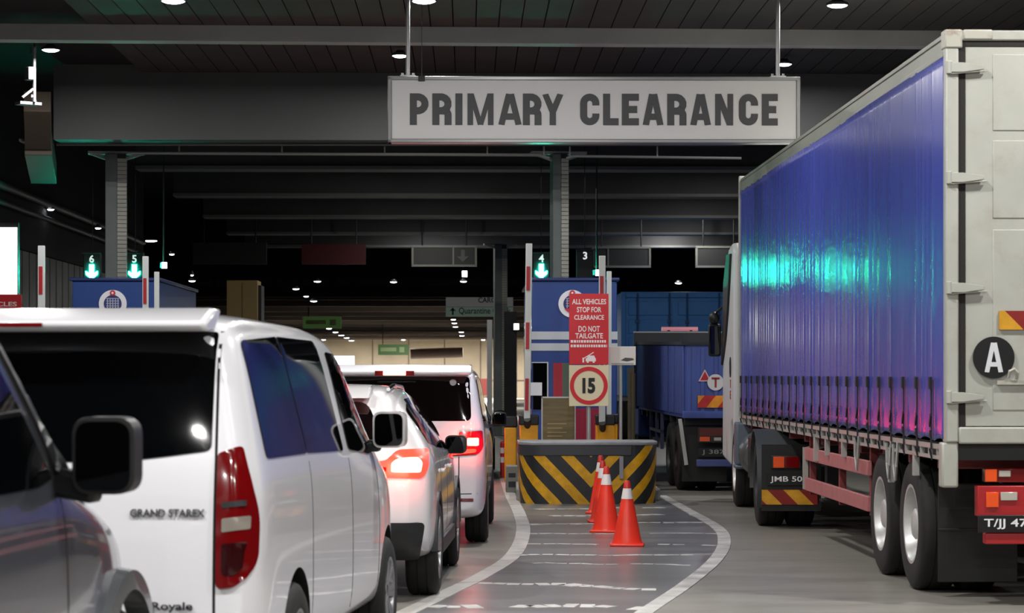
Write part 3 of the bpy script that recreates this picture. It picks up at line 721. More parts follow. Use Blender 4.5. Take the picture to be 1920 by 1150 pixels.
# ================================================================== MPV (third in the queue)
def make_mpv():
    root = empty('minivan', (-1.135, 22.75, 0), -R_(0.6), 'boxy white minivan with a lit brake light strip above its rear window', 'van')
    T = {'w': [(0, .76), (.03, .82), (.12, .87), (.3, .88), (3.9, .88), (4.4, .80), (4.7, .6)],
         'zb': [(0, .36), (.1, .27), (.5, .25), (4.7, .3)], 'belt': [(0, 1.18), (2.5, 1.12), (4.0, 1.0), (4.7, .75)],
         'zt': [(0, 1.64), (.06, 1.71), (.2, 1.745), (.8, 1.77), (2.6, 1.76), (3.1, 1.68), (3.9, 1.10), (4.4, .95), (4.7, .8)], 'tw': [(0, .86), (3.0, .84), (4.7, .82)]}
    ys = [0, .015, .06, .15, .3, .6, 1.0, 1.5, 2.0, 2.5, 2.85, 3.2, 3.55, 3.9, 4.2, 4.45, 4.62, 4.7]
    body, B = car_body(root, M_white, ys, T, [(.8, .33, .37), (3.7, .33, .37)], lean=[(.3, 0), (.7, -.01), (1.2, .03), (1.75, .12)], fade=.7)
    w = patch('rear_window', root, B, [(-.74, 1.225, .05), (.74, 1.225, .06), (.715, 1.655, .04), (-.715, 1.655, .04)], 'B', M_glassred, off=.005, step=.06)
    def st(x, z, r): 
        h = B.ray_cast(Vector((x, -9, z)), Vector((0, 1, 0)))[0]
        return obj('window_sticker', MB().lathe([(.001, -.012), (r, -.012), (r, -.006)], (x, h.y, z), 'y', 20), mat('sticker', '#8d8f90', .5), w)
    st(.56, 1.60, .032)
    sp = MB().prism([(-.04, 1.70), (.10, 1.765), (.3, 1.775), (.3, 1.70), (.0, 1.665)], 'x', -.74, .74); s_ = obj('roof_spoiler', sp, M_white, root, bevel=.02)
    obj('high_brake_lamp', MB().box(-.11, .11, -.085, -.02, 1.668, 1.724), M_brakehot, s_, bevel=.004)
    obj('brake_lamp_housing', MB().box(-.19, .19, -.075, -.015, 1.664, 1.712), M_lampred, s_, bevel=.004)
    for s in (1, -1):
        f = lambda q: [((x)*s, z, *r) for x, z, *r in (q if s > 0 else list(reversed(q)))]
        tl = patch('tail_lamp', root, B, f([(.50, .88, .02), (.80, .90, .04), (.845, .97, .03), (.835, 1.13, .02), (.62, 1.12, .02), (.62, .97, .03), (.50, .96, .02)]), 'B', M_lampred, off=.014, step=.035, depth=.02)
        patch('brake_lens', tl, B, f([(.70, .985), (.80, .985), (.80, 1.06), (.70, 1.06)]), 'B', M_brakehot, off=.019, r=.012, step=.03)
        patch('brake_strip', tl, B, f([(.47, .885), (.78, .92), (.78, .955), (.47, .945)]), 'B', M_brake, off=.018, r=.012, step=.03)
        patch('rear_reflector', root, B, f([(.58, .445), (.76, .445), (.76, .475), (.58, .475)]), 'B', M_lampred, off=.01, r=.006, step=.03)
        for yy in (.8, 3.7): wheel(root, s*.775, yy, .325, .215, .20, M_alloy, 5, s)
    patch('license_panel', root, B, [(-.35, .86), (.35, .86), (.35, 1.02), (-.35, 1.02)], 'B', M_lampdark, off=.006, step=.06)
    for nm, q in (('side_window', [(.35, 1.22), (.35, 1.62), (1.25, 1.64), (1.3, 1.2)]), ('side_window', [(1.36, 1.2), (1.32, 1.64), (2.3, 1.64), (2.4, 1.17)]), ('front_door_window', [(2.46, 1.17), (2.4, 1.63), (2.7, 1.6), (3.4, 1.12)])):
        patch(nm, root, B, q, 'R', M_glassred, off=.005, step=.07)
    mr = obj('door_mirror', MB().box(.88, 1.04, 3.2, 3.3, 1.1, 1.26), M_blackp, root, bevel=.035)
    obj('mirror_glass', MB().box(.89, 1.03, 3.19, 3.21, 1.115, 1.245), M_mirror, mr, bevel=.01)
    obj('mirror_arm', MB().box(.78, .9, 3.22, 3.3, 1.09, 1.13), M_blackp, mr)
    g = strip_mb(B, [(.62, .5), (.62, .88)], .01, 'B')
    for q in ([(-.8, .52), (0, .51), (.8, .52)],):
        s2 = strip_mb(B, q, .008, 'B'); g.add(s2.v, s2.f)
    obj('panel_gaps', g, M_gap, root)
    ld = bpy.data.lights.new('brake_light', 'AREA'); ld.shape = 'RECTANGLE'; ld.size = .3; ld.size_y = .05; ld.energy = 5; ld.color = (1, .07, .04)
    lo = bpy.data.objects.new('brake_light', ld); COL.objects.link(lo); lo.parent = root; lo.location = (.75, -.06, 1.02); lo.rotation_euler = (R_(90), 0, 0)
    ld = bpy.data.lights.new('brake_light', 'AREA'); ld.shape = 'RECTANGLE'; ld.size = .20; ld.size_y = .03; ld.energy = 3; ld.color = (1, .07, .04)
    lo = bpy.data.objects.new('brake_light', ld); COL.objects.link(lo); lo.parent = root; lo.location = (0, -.09, 1.695); lo.rotation_euler = (R_(90), 0, 0)
    return root
make_mpv()

# ================================================================== dark saloon further ahead
def make_saloon():
    root = empty('saloon_car', (-1.16, 37.0, 0), 0, 'dark saloon car ahead of the white minivan, only its right edge in view', 'car')
    T = {'w': [(0, .7), (.1, .82), (.4, .86), (4.0, .86), (4.5, .6)], 'zb': [(0, .4), (.3, .25), (4.2, .25), (4.5, .35)], 'belt': [(0, .92), (2, .92), (4.5, .7)],
         'zt': [(0, .97), (.2, 1.02), (.7, 1.06), (1.3, 1.36), (1.8, 1.44), (2.5, 1.40), (3.2, .98), (4.5, .75)], 'tw': [(0, .85), (1.5, .72), (2.5, .72), (3.4, .86), (4.5, .8)]}
    body, B = car_body(root, M_darkcar, [0, .03, .12, .3, .6, .9, 1.2, 1.5, 1.9, 2.3, 2.7, 3.1, 3.5, 3.9, 4.2, 4.4, 4.5], T, [(.8, .31, .35), (3.5, .31, .35)])
    patch('rear_window', root, B, [(-.55, 1.08), (.55, 1.08), (.48, 1.36), (-.48, 1.36)], 'B', M_glassred, step=.08)
    patch('side_window', root, B, [(1.25, .98), (1.55, 1.33), (2.3, 1.34), (2.95, .98)], 'R', M_glassred, step=.08)
    for s in (1, -1):
        f = lambda q: [((x)*s, z) for x, z in (q if s > 0 else list(reversed(q)))]
        patch('tail_lamp', root, B, f([(.42, .72), (.72, .72), (.74, .88), (.42, .86)]), 'B', mat('saloon_brake', '#ff2030', .3, emit='#ff1838', es=60), off=.01, step=.05)
        for yy in (.8, 3.5): wheel(root, s*.76, yy, .31, .2, .2, M_alloy, 5, s)
    mr = obj('door_mirror', MB().box(.86, 1.03, 2.75, 2.85, .95, 1.07), M_darkcar, root, bevel=.03)
make_saloon()

# ================================================================== grey pickup at the left edge
def make_pickup():
    root = empty('pickup_truck', (-1.525, 8.2, 0), -R_(3.0), 'dark grey pickup cropped at the left edge, with a black wing mirror', 'car')
    # local x: 0 is the right flank, y: 0 the foot of the windscreen pillar
    W = .93
    T = {'w': [(-3.3, W), (.55, W), (.95, .90), (1.25, .80), (1.42, .62), (1.5, .45)],
         'zb': [(-3.3, .45), (1.0, .42), (1.5, .5)], 'belt': [(-3.3, 1.26), (-1.5, 1.27), (0, 1.27), (.5, 1.17), (1.0, 1.03), (1.5, .82)],
         'zt': [(-3.3, 1.91), (-1.25, 1.92), (-.92, 1.91), (-.05, 1.345), (.2, 1.25), (.6, 1.18), (1.0, 1.07), (1.3, .96), (1.5, .86)],
         'tw': [(-3.3, .93), (-1.0, .94), (-.1, .97), (.5, .90), (1.5, .8)]}
    ys = [-3.3, -3.2, -2.6, -2.1, -1.8, -1.5, -1.25, -1.05, -.9, -.7, -.5, -.28, -.05, .2, .5, .8, 1.0, 1.15, 1.3, 1.42, 1.5]
    off = empty('tmp'); body, B = car_body(off, M_grey, ys, T, [(.78, .40, .46)], name='body')
    parts = [body]
    parts.append(patch('front_door_window', off, B, [(-2.2, 1.305, .03), (-2.2, 1.80, .05), (-1.05, 1.79, .06), (-.22, 1.325, .02), (-.4, 1.303, .05)], 'R', M_glass, off=.004, step=.07))
    pl = MB()
    q = [Vector((-1.0, 1.87)), Vector((-.06, 1.305))]
    for quad in thick([(v.x, v.y) for v in q], .07):
        s_ = patch_mb(B, [(v.x, v.y) for v in quad], 'R', .012, .01, .05, .02); pl.add(s_.v, s_.f)
    parts.append(obj('windscreen_pillar', pl, M_blackp, off))
    pe = MB()
    for quad in thick([(-.97, 1.898), (-.02, 1.322)], .022):
        s_ = patch_mb(B, [(v.x, v.y) for v in quad], 'R', .02, .004, .05, .02); pe.add(s_.v, s_.f)
    parts.append(obj('windscreen_trim', pe, mat('trim_pale', '#8d9a96', .3, metal=.4), off))
    parts.append(patch('windscreen', off, B, [(-.72, -.84), (.72, -.84), (.80, -.12), (-.80, -.12)], 'T', M_glass, off=.005, step=.09, r=.05))
    fl = MB().lathe([(.455, W-.06), (.455, W+.035), (.53, W+.03), (.545, W-.06)], (0, .78, .40), 'x', 30, 0, math.pi, closed=True); parts.append(obj('wheel_arch_flare', fl, mat('arch_flare', '#4a4d50', .4, coat=.6), off))
    parts.append(patch('door_handle', off, B, [(-1.42, .99), (-1.2, .985), (-1.2, 1.04), (-1.42, 1.045)], 'R', M_chrome, off=.035, r=.02, step=.03, depth=.03))
    g = strip_mb(B, [(-.12, .5), (-.10, .9), (-.12, 1.25)], .01, 'R'); parts.append(obj('panel_gaps', g, M_gap, off))
    parts.append(wheel(off, W-.12, .78, .39, .25, .24, M_alloy, 6))
    mr = obj('door_mirror', MB().prism(rrect(W+.045, W+.258, 1.272, 1.535, .065), 'y', -.24, -.10), M_blackp, off, bevel=.03)
    obj('mirror_glass', MB().prism(rrect(W+.058, W+.244, 1.286, 1.520, .054), 'y', -.246, -.236), M_mirror, mr)
    obj('mirror_arm', MB().bar((W-.07, -.12, 1.315), (W+.12, -.15, 1.285), .10, .10), M_blackp, mr, bevel=.02)
    parts.append(mr)
    for p in parts:
        p.parent = root; p.location = (-W, 0, 0)
    bpy.data.objects.remove(off)
    return root
make_pickup()
# ================================================================== CURTAIN-SIDED TRAILER
M_tarp = mat('blue_curtain', '#434ca8', 0.23, spec=0.6, var=0.08, vscale=2.0, stretch=(1, 6, 0.35))
M_cream = mat('cream_paint', '#a6a79f', 0.42, coat=.3, var=0.06, vscale=3, dirt='#8a7f6c', dscale=4.5, damt=0.35)
M_rail = mat('aluminium_rail', '#8b8c84', 0.42, metal=0.35, var=0.15, vscale=3, stretch=(1, .3, 1))
M_rust = mat('rusty_corner', '#a8a69b', 0.55, dirt='#6d3a30', dscale=7, damt=0.9)
M_gasket = mat('door_gasket', '#181512', 0.8)
M_redch = mat('red_chassis', '#7d3537', 0.5, var=0.2, dirt='#5b4a46', dscale=5, damt=0.6)
M_guard = mat('faded_red_rail', '#b06a6c', 0.5, var=0.15, dirt='#6a4a48', dscale=6, damt=0.5)
M_strap = mat('strap_black', '#14141b', 0.6)
M_hook = mat('galvanised', '#b9bab6', 0.4, metal=.5)
M_plate = mat('plate_black', '#08080a', 0.4)
M_letter = mat('plate_white', '#e6e6e6', 0.5)
M_redbar = mat('red_bumper', '#a3151c', 0.4, coat=.4)
M_haz = stripes('hazard_red_yellow', '#c8901c', '#7d1512', (1, 0, 1), .34, .5)
def make_trailer():
    root = empty('semi_trailer', (3.12, 16.85, 0), R_(1.08), 'tall blue curtain-sided trailer with cream rear doors, at the right', 'truck trailer')
    L, Wd, ZB, ZT = 12.65, 2.5, 1.19, 3.98
    rnd = random.Random(3)
    # curtain: a long rippled sheet
    ny = 640; zs = [ZB, 1.25, 1.34, 1.45, 1.58, 1.68, 1.9, 2.3, 2.7, 3.1, 3.4, 3.7, 3.9, ZT]
    straps = [0.42 + 0.545*i for i in range(23)]
    creases = [(rnd.uniform(.3, L-.3), rnd.uniform(.001, .0045), rnd.uniform(.02, .05)) for _ in range(36)]
    vs = []; fs = []
    for j, z in enumerate(zs):
        for i in range(ny+1):
            y = .06 + (L-.1)*i/ny
            am = .10 + .62*(y/L)**2; x = am*(.005*math.sin(2*math.pi*y/.55) + .003*math.sin(2*math.pi*y/.21 + 1.3)) + .004*math.sin(y*1.1 + z*.4)
            for c, a, w in creases:
                if abs(y-c) < 3*w: x -= a*math.exp(-((y-c)/w)**2) * (1 if z < 3.6 else .4)
            low = max(0, min(1, (1.70 - z)/.45))
            x += low*.012*(abs(math.sin(math.pi*(y-.42)/.545))-.6)*-1
            z2 = z + (.025*abs(math.sin(math.pi*(y-.42)/.545)) if j == 0 else 0)
            vs.append((x - .012, y, z2))
    n1 = ny+1
    for j in range(len(zs)-1):
        for i in range(ny): fs.append((j*n1+i, j*n1+i+1, (j+1)*n1+i+1, (j+1)*n1+i))
    mb = MB().add(vs, fs); cu = obj('curtain', mb, M_tarp, root, angle=60)
    md = cu.modifiers.new('t', 'SOLIDIFY'); md.thickness = .006; md.offset = 0
    for y in straps:
        s = MB().box(-.032, -.024, y-.014, y+.014, 1.13, 1.66)
        so = obj('strap', s, M_strap, cu)
        b = MB().box(-.045, -.026, y-.028, y+.028, 1.57, 1.66).bar((-.036, y-.03, 1.38), (-.036, y+.02, 1.30), .012, .03).box(-.042, -.026, y-.022, y+.022, 1.22, 1.27)
        b.cyl((-.04, y, 1.13), (-.02, y, 1.05), .008, n=6)
        s2 = b; mb2 = MB().add(b.v, b.f); so.data.name = 'strap'
        me = so.data; bm = bmesh.new(); bm.from_mesh(me)
        tmp = bpy.data.meshes.new('x'); tmp.from_pydata(b.v, [], b.f); bm.from_mesh(tmp); bm.to_mesh(me); bm.free(); bpy.data.meshes.remove(tmp)
    # roof and rails
    r = MB().box(.0, .10, .06, L, ZT, 4.14).box(Wd-.10, Wd, .06, L, ZT, 4.14); r.box(-.014, .0, .06, L, ZT-.012, ZT+.03).box(-.010, 0, .06, L, 4.10, 4.135)
    obj('roof_rail', r, M_rail, root, bevel=.012)
    obj('roof_sheet', MB().box(.08, Wd-.08, .05, L, 4.08, 4.13), mat('roof_white', '#b9b9b4', .6), root)
    obj('front_wall', MB().box(.0, Wd, L-.05, L+.04, 1.15, 4.15), M_cream, root, bevel=.02)
    obj('front_post', MB().box(-.03, .06, L-.03, L+.06, 1.15, 4.17), M_cream, root, bevel=.01)
    obj('load_floor', MB().box(.04, Wd-.04, .05, L, 1.06, 1.18), M_trim, root)
    obj('curtain', MB().box(Wd-.01, Wd+.004, .06, L, ZB, ZT), M_tarp, root)
    # rear frame
    fr = MB().box(-.01, .085, -.02, .10, ZB, 4.14).box(Wd-.085, Wd+.01, -.02, .10, ZB, 4.14).box(.085, Wd-.085, -.02, .10, 4.075, 4.15).box(.085, Wd-.085, -.03, .12, ZB-.01, 1.30)
    obj('rear_frame', fr, M_cream, root, bevel=.012)
    obj('corner_casting', MB().box(-.018, .11, -.03, .12, 4.02, 4.155).box(.115, .33, -.026, .1, 4.08, 4.155), M_rust, root, bevel=.012)
    obj('corner_leg', MB().box(-.035, .085, -.01, .12, .865, ZB), M_cream, root, bevel=.015)
    obj('corner_leg', MB().box(Wd-.085, Wd+.035, -.01, .12, .865, ZB), M_cream, root, bevel=.015)
    obj('gasket', MB().box(.085, .135, -.005, .06, 1.30, 4.075).box(.135, Wd-.135, -.005, .06, 4.035, 4.075).box(Wd/2-.02, Wd/2+.02, -.005, .05, 1.3, 4.07).box(Wd-.135, Wd-.085, -.005, .06, 1.3, 4.07), M_gasket, root)
    for x0, x1, s in ((.132, Wd/2-.02, 1), (Wd/2+.02, Wd-.132, -1)):
        d = MB().box(x0, x1, .0, .06, 1.305, 4.035)
        xa, xb = (x0+.20, x1-.06)
        for z0, z1 in ((1.42, 2.72), (2.80, 3.36), (3.43, 3.98)): d.box(xa, xb, -.006, .01, z0, z1)
        dr = obj('rear_door', d, M_cream, root, bevel=.006)
        for z in (3.88, 3.09, 2.30, 1.515):
            h = MB(); xo = x0 - .12 if s > 0 else x1 + .12
            h.prism([(xo, z-.035), (xo, z+.035), (xo+s*.10, z+.035), (xo+s*.25, z+.014), (xo+s*.25, z-.014), (xo+s*.10, z-.035)], 'y', -.045, -.018)
            h.cyl((xo, -.03, z-.045), (xo, -.03, z+.045), .022, n=10); h.prism([(xo, z-.05), (xo, z-.041), (xo+s*.27, z-.02), (xo+s*.27, z-.028)], 'y', -.04, -.015)
            obj('hinge', h, M_cream, dr, bevel=.004)
        k = MB()
        for lx in ((x1-.18), (x1-.45)) if s > 0 else ((x0+.18), (x0+.45)):
            k.cyl((lx, -.04, 1.25), (lx, -.04, 4.05), .017, n=10)
        obj('locking_bar', k, M_hook, dr)
    hk = MB().tube([(.44, -.03, 1.66), (.445, -.05, 1.70), (.475, -.055, 1.715), (.50, -.05, 1.69), (.50, -.03, 1.645)], .012, 6).box(.36, .60, -.03, -.008, 1.605, 1.635)
    obj('door_latch', hk, M_rust, root)
    dc = obj('route_disc', MB().disc((.335, -.026, 1.80), .15, 'y', .010, 36), M_plate, root)
    t = MB()
    for q in glyph('A', .62, .17): t.prism([(.335 + (v.x-.31)*.215, 1.80 + (v.y-.5)*.215) for v in q], 'y', -.030 - .0006*len(t.f)/6, -.024)
    obj('letter', t, mat('disc_letter', '#c9ccd0', .5), dc, smooth=False)
    obj('reflector_plate', MB().box(.375, 1.0, -.024, -.01, 2.0, 2.135), M_haz, root)
    obj('reflector_plate', MB().box(1.5, 2.13, -.024, -.01, 2.0, 2.135), M_haz, root)
    # rear lamps and bumper
    for x0, x1, s in ((.29, .72, 1), (1.78, 2.21, -1)):
        lb = obj('tail_lamp', MB().box(x0, x1, .06, .16, .90, 1.00), M_lampred, root, bevel=.006)
        ax = x0 if s > 0 else x1 - .085
        obj('amber_lens', MB().box(ax, ax+.085, .045, .07, .905, .995), M_lampamber, lb, bevel=.004)
        obj('clear_lens', MB().box(ax+s*.10, ax+s*.10+.085, .05, .07, .94, .985), M_lampclear, lb, bevel=.004)
        lb = obj('tail_lamp', MB().box(x0-.055, x1, .05, .16, .655, .875), M_redbar, root, bevel=.006)
        obj('amber_lens', MB().box(ax+.005, ax+.095, .035, .06, .72, .83), M_lampamber, lb, bevel=.004)
        obj('clear_lens', MB().box(ax+s*.11, ax+s*.11+.12, .035, .06, .77, .83), M_lampclear, lb, bevel=.004)
    obj('bumper_bar', MB().box(.29, 2.21, .04, .14, .455, .535), M_redbar, root, bevel=.008)
    pl = obj('number_plate', MB().box(.235, .78, .02, .045, .54, .665), M_plate, root, bevel=.004)
    obj('plate_lettering', shift(text_mb('T/JJ 4715', .42, .075, .004, bold=.01), (.485, .0155, .602)), M_letter, pl)
    obj('bumper_bracket', MB().box(.75, .85, .1, .9, .5, .62).box(1.65, 1.75, .1, .9, .5, .62).box(.7, .78, .12, .2, .45, 1.1).box(1.72, 1.8, .12, .2, .45, 1.1), M_trim, root)
    # underside
    ch = MB()
    for x in (.78, 1.6): ch.box(x, x+.12, .15, 11.9, .82, 1.08)
    for k in range(11): ch.box(.05, 2.45, .5+1.15*k, .58+1.15*k, .98, 1.07)
    obj('chassis', ch, M_redch, root, bevel=.008)
    for yy in (1.49, 2.85):
        for s in (-1, 1):
            xo = 1.25 + s*1.075
            wheel(root, xo, yy, .51, .29, .30, M_steelrim, 0, s, 'truck')
            wheel(root, xo - s*.33, yy, .51, .27, .30, M_trim, 0, s, 'truck')
        obj('axle', MB().cyl((.2, yy, .51), (2.3, yy, .51), .07), M_trim, root)
    for x0 in (.10, 1.80):
        mf = MB().box(x0, x0+.60, .80, .815, .115, .86).box(x0, x0+.60, .792, .80, .50, .52); obj('mud_flap', mf, M_blackp, root, bevel=.004)
    sr = MB().box(-.02, .03, .1, L, 1.135, 1.17).box(-.02, .02, .1, L, 1.06, 1.085)
    for k in range(40): sr.box(-.018, .015, .25+k*.312, .275+k*.312, 1.07, 1.15)
    obj('side_rail', sr, M_hook, root)
    gd = MB().box(.02, .06, 3.45, 7.3, .80, .93).box(.02, .06, 3.45, 7.3, .49, .62); obj('side_guard', gd, M_guard, root, bevel=.006)
    for y in (3.5, 5.2, 7.1): obj('guard_post', MB().box(.06, .12, y, y+.08, .45, 1.05), M_redch, root)
    obj('guard_bracket', MB().bar((.03, 7.25, .93), (.03, 7.25, .5), .05, .06).bar((.03, 7.2, .9), (.5, 7.2, 1.05), .06, .06), M_cream, root)
    for y, z0, w in ((6.3, .82, .07), (5.6, .90, .04), (3.9, .95, .04), (4.6, .92, .05), (2.2, .80, .05), (1.15, .9, .05)): obj('drop_bracket', MB().box(-.02, .03, y, y+w, z0, 1.08), M_hook, root, bevel=.004)
    for xl in (.35, 2.0): obj('landing_leg', MB().box(xl, xl+.15, 7.9, 8.05, .35, 1.06).box(xl-.05, xl+.2, 7.86, 8.09, .33, .36), M_trim, root, bevel=.006)
    for y0 in (1.75, 2.05, 3.6):
        ch2 = MB().tube([(-.03, y0, 1.14), (-.035, y0+.03, .95), (-.03, y0+.10, .84), (-.03, y0+.17, .95), (-.03, y0+.2, 1.12)], .012, 5)
        obj('tie_chain', ch2, M_hook, root)
    return root
make_trailer()

def make_tractor():
    root = empty('tractor_unit', (2.70, 26.1, 0), -R_(1.6), 'white lorry cab with tall black mirror, coupled ahead of the curtain trailer', 'truck')
    M_cab = mat('cab_white', '#d0d3d4', 0.5, coat=.1)
    W = 2.45
    side = [(3.55, .85), (3.55, 3.25), (3.75, 3.35), (4.6, 3.30), (5.25, 2.95), (5.6, 2.1), (5.75, 1.75), (5.8, .55), (4.3, .5), (4.26, .8), (4.1, 1.02), (3.75, 1.08)]
    obj('cab', MB().prism(side, 'x', .0, W), M_cab, root, bevel=.05)
    obj('side_window', MB().prism([(3.86, 3.22), (4.60, 3.24), (5.2, 2.9), (5.56, 2.08), (5.68, 1.80), (5.3, 1.95), (4.85, 2.18), (4.45, 2.5), (4.1, 2.9)], 'x', -.03, .02), M_trim, root, bevel=.01)
    obj('windscreen', MB().hull_quad((.15, 5.30, 2.92), (W-.15, 5.30, 2.92), (W-.1, 5.60, 2.15), (.1, 5.60, 2.15), (.15, 5.26, 2.86), (W-.15, 5.26, 2.86), (W-.1, 5.55, 2.1), (.1, 5.55, 2.1)), M_glass, root)
    mm = obj('cab_mirror', MB().box(-.20, -.03, 5.62, 5.72, 1.92, 2.36), M_blackp, root, bevel=.03)
    obj('mirror_glass', MB().box(-.185, -.045, 5.608, 5.625, 1.945, 2.335), M_mirror, mm, bevel=.01)
    obj('mirror_arm', MB().tube([(-.11, 5.67, 2.36), (-.11, 5.67, 2.5), (.02, 5.5, 2.62)], .018, 6).ball((-.12, 5.66, 2.44), .075, sc_=(1, 1, 1.2)), M_blackp, mm)
    lg = MB().lathe([(.10, -.012), (.13, -.012), (.13, 0), (.10, 0)], (0, 4.1, 1.77), 'x', 26, closed=True); lg.v = [(x, 4.1+(y-4.1)*.8, z) for x, y, z in lg.v]
    obj('door_emblem', lg, M_plate, root)
    t = MB()
    for ch, zz in (('T', 1.50), ('E', 1.36)):
        for q in glyph(ch, .8, .2): t.prism([(4.1 + (.4-v.x)*.13, zz + (v.y)*.11) for v in q], 'x', -.008, .002)
    obj('door_lettering', t, mat('red_letter', '#9c2a2a', .5), root, smooth=False)
    obj('chassis', MB().box(.75, .87, -1.1, 5.2, .72, .95).box(1.58, 1.7, -1.1, 5.2, .72, .95), M_trim, root)
    obj('fifth_wheel', MB().box(.7, 1.75, -.5, .9, .95, 1.06), M_trim, root, bevel=.02)
    ft = MB().lathe([(.001, 0), (.27, 0), (.29, .03), (.29, .97), (.27, 1.0), (.001, 1.0)], (.30, 1.9, .70), 'y', 26); obj('fuel_tank', ft, mat('tank_metal', '#6f7478', .35, metal=.7), root)
    obj('battery_box', MB().box(.05, .5, 1.15, 1.75, .45, .95), M_trim, root, bevel=.02)
    st = MB().box(.0, .25, 3.05, 3.5, .55, 1.08).box(-.01, .2, 3.05, 3.5, .50, .55); obj('cab_skirt', st, mat('cab_skirt', '#5f6a78', .45), root, bevel=.03)
    for s in (-1, 1):
        xo = W/2 + s*1.06
        wheel(root, xo, 0, .50, .28, .29, M_trim, 0, s, 'truck'); wheel(root, xo - s*.32, 0, .50, .28, .29, M_trim, 0, s, 'truck')
        wheel(root, W/2 + s*1.05, 3.72, .49, .30, .29, M_steelrim, 0, s, 'truck')
        x0 = xo - .18 if s < 0 else xo - .42
        mg = MB().lathe([(.55, x0), (.57, x0), (.57, x0+.62), (.55, x0+.62)], (0, 0, .50), 'x', 24, -.2, math.pi+.5, closed=True); obj('mudguard', mg, mat('mudguard', '#3f4245', .45), root)
        xf = .02 if s < 0 else W - .66
        obj('mud_flap', MB().box(xf, xf+.64, -.72, -.70, .2, .92), M_blackp, root)
        obj('hazard_plate', MB().box(xf, xf+.60, -.745, -.722, .27, .43), M_haz, root)
        tl = obj('tail_lamp', MB().box(xf+.10, xf+.42, -.78, -.722, .66, .80), M_trim, root, bevel=.006)
        obj('amber_lens', MB().box(xf+.12, xf+.24, -.795, -.775, .67, .79), M_lampamber, tl, bevel=.004); obj('red_lens', MB().box(xf+.25, xf+.40, -.795, -.775, .67, .79), M_lampred, tl, bevel=.004)
    pl = obj('number_plate', MB().box(.08, .60, -.76, -.735, .48, .60), M_plate, root)
    obj('plate_lettering', shift(text_mb('JMB 5021', .44, .075, .004, bold=.01), (.33, -.765, .54)), M_letter, pl)
    return root
make_tractor()

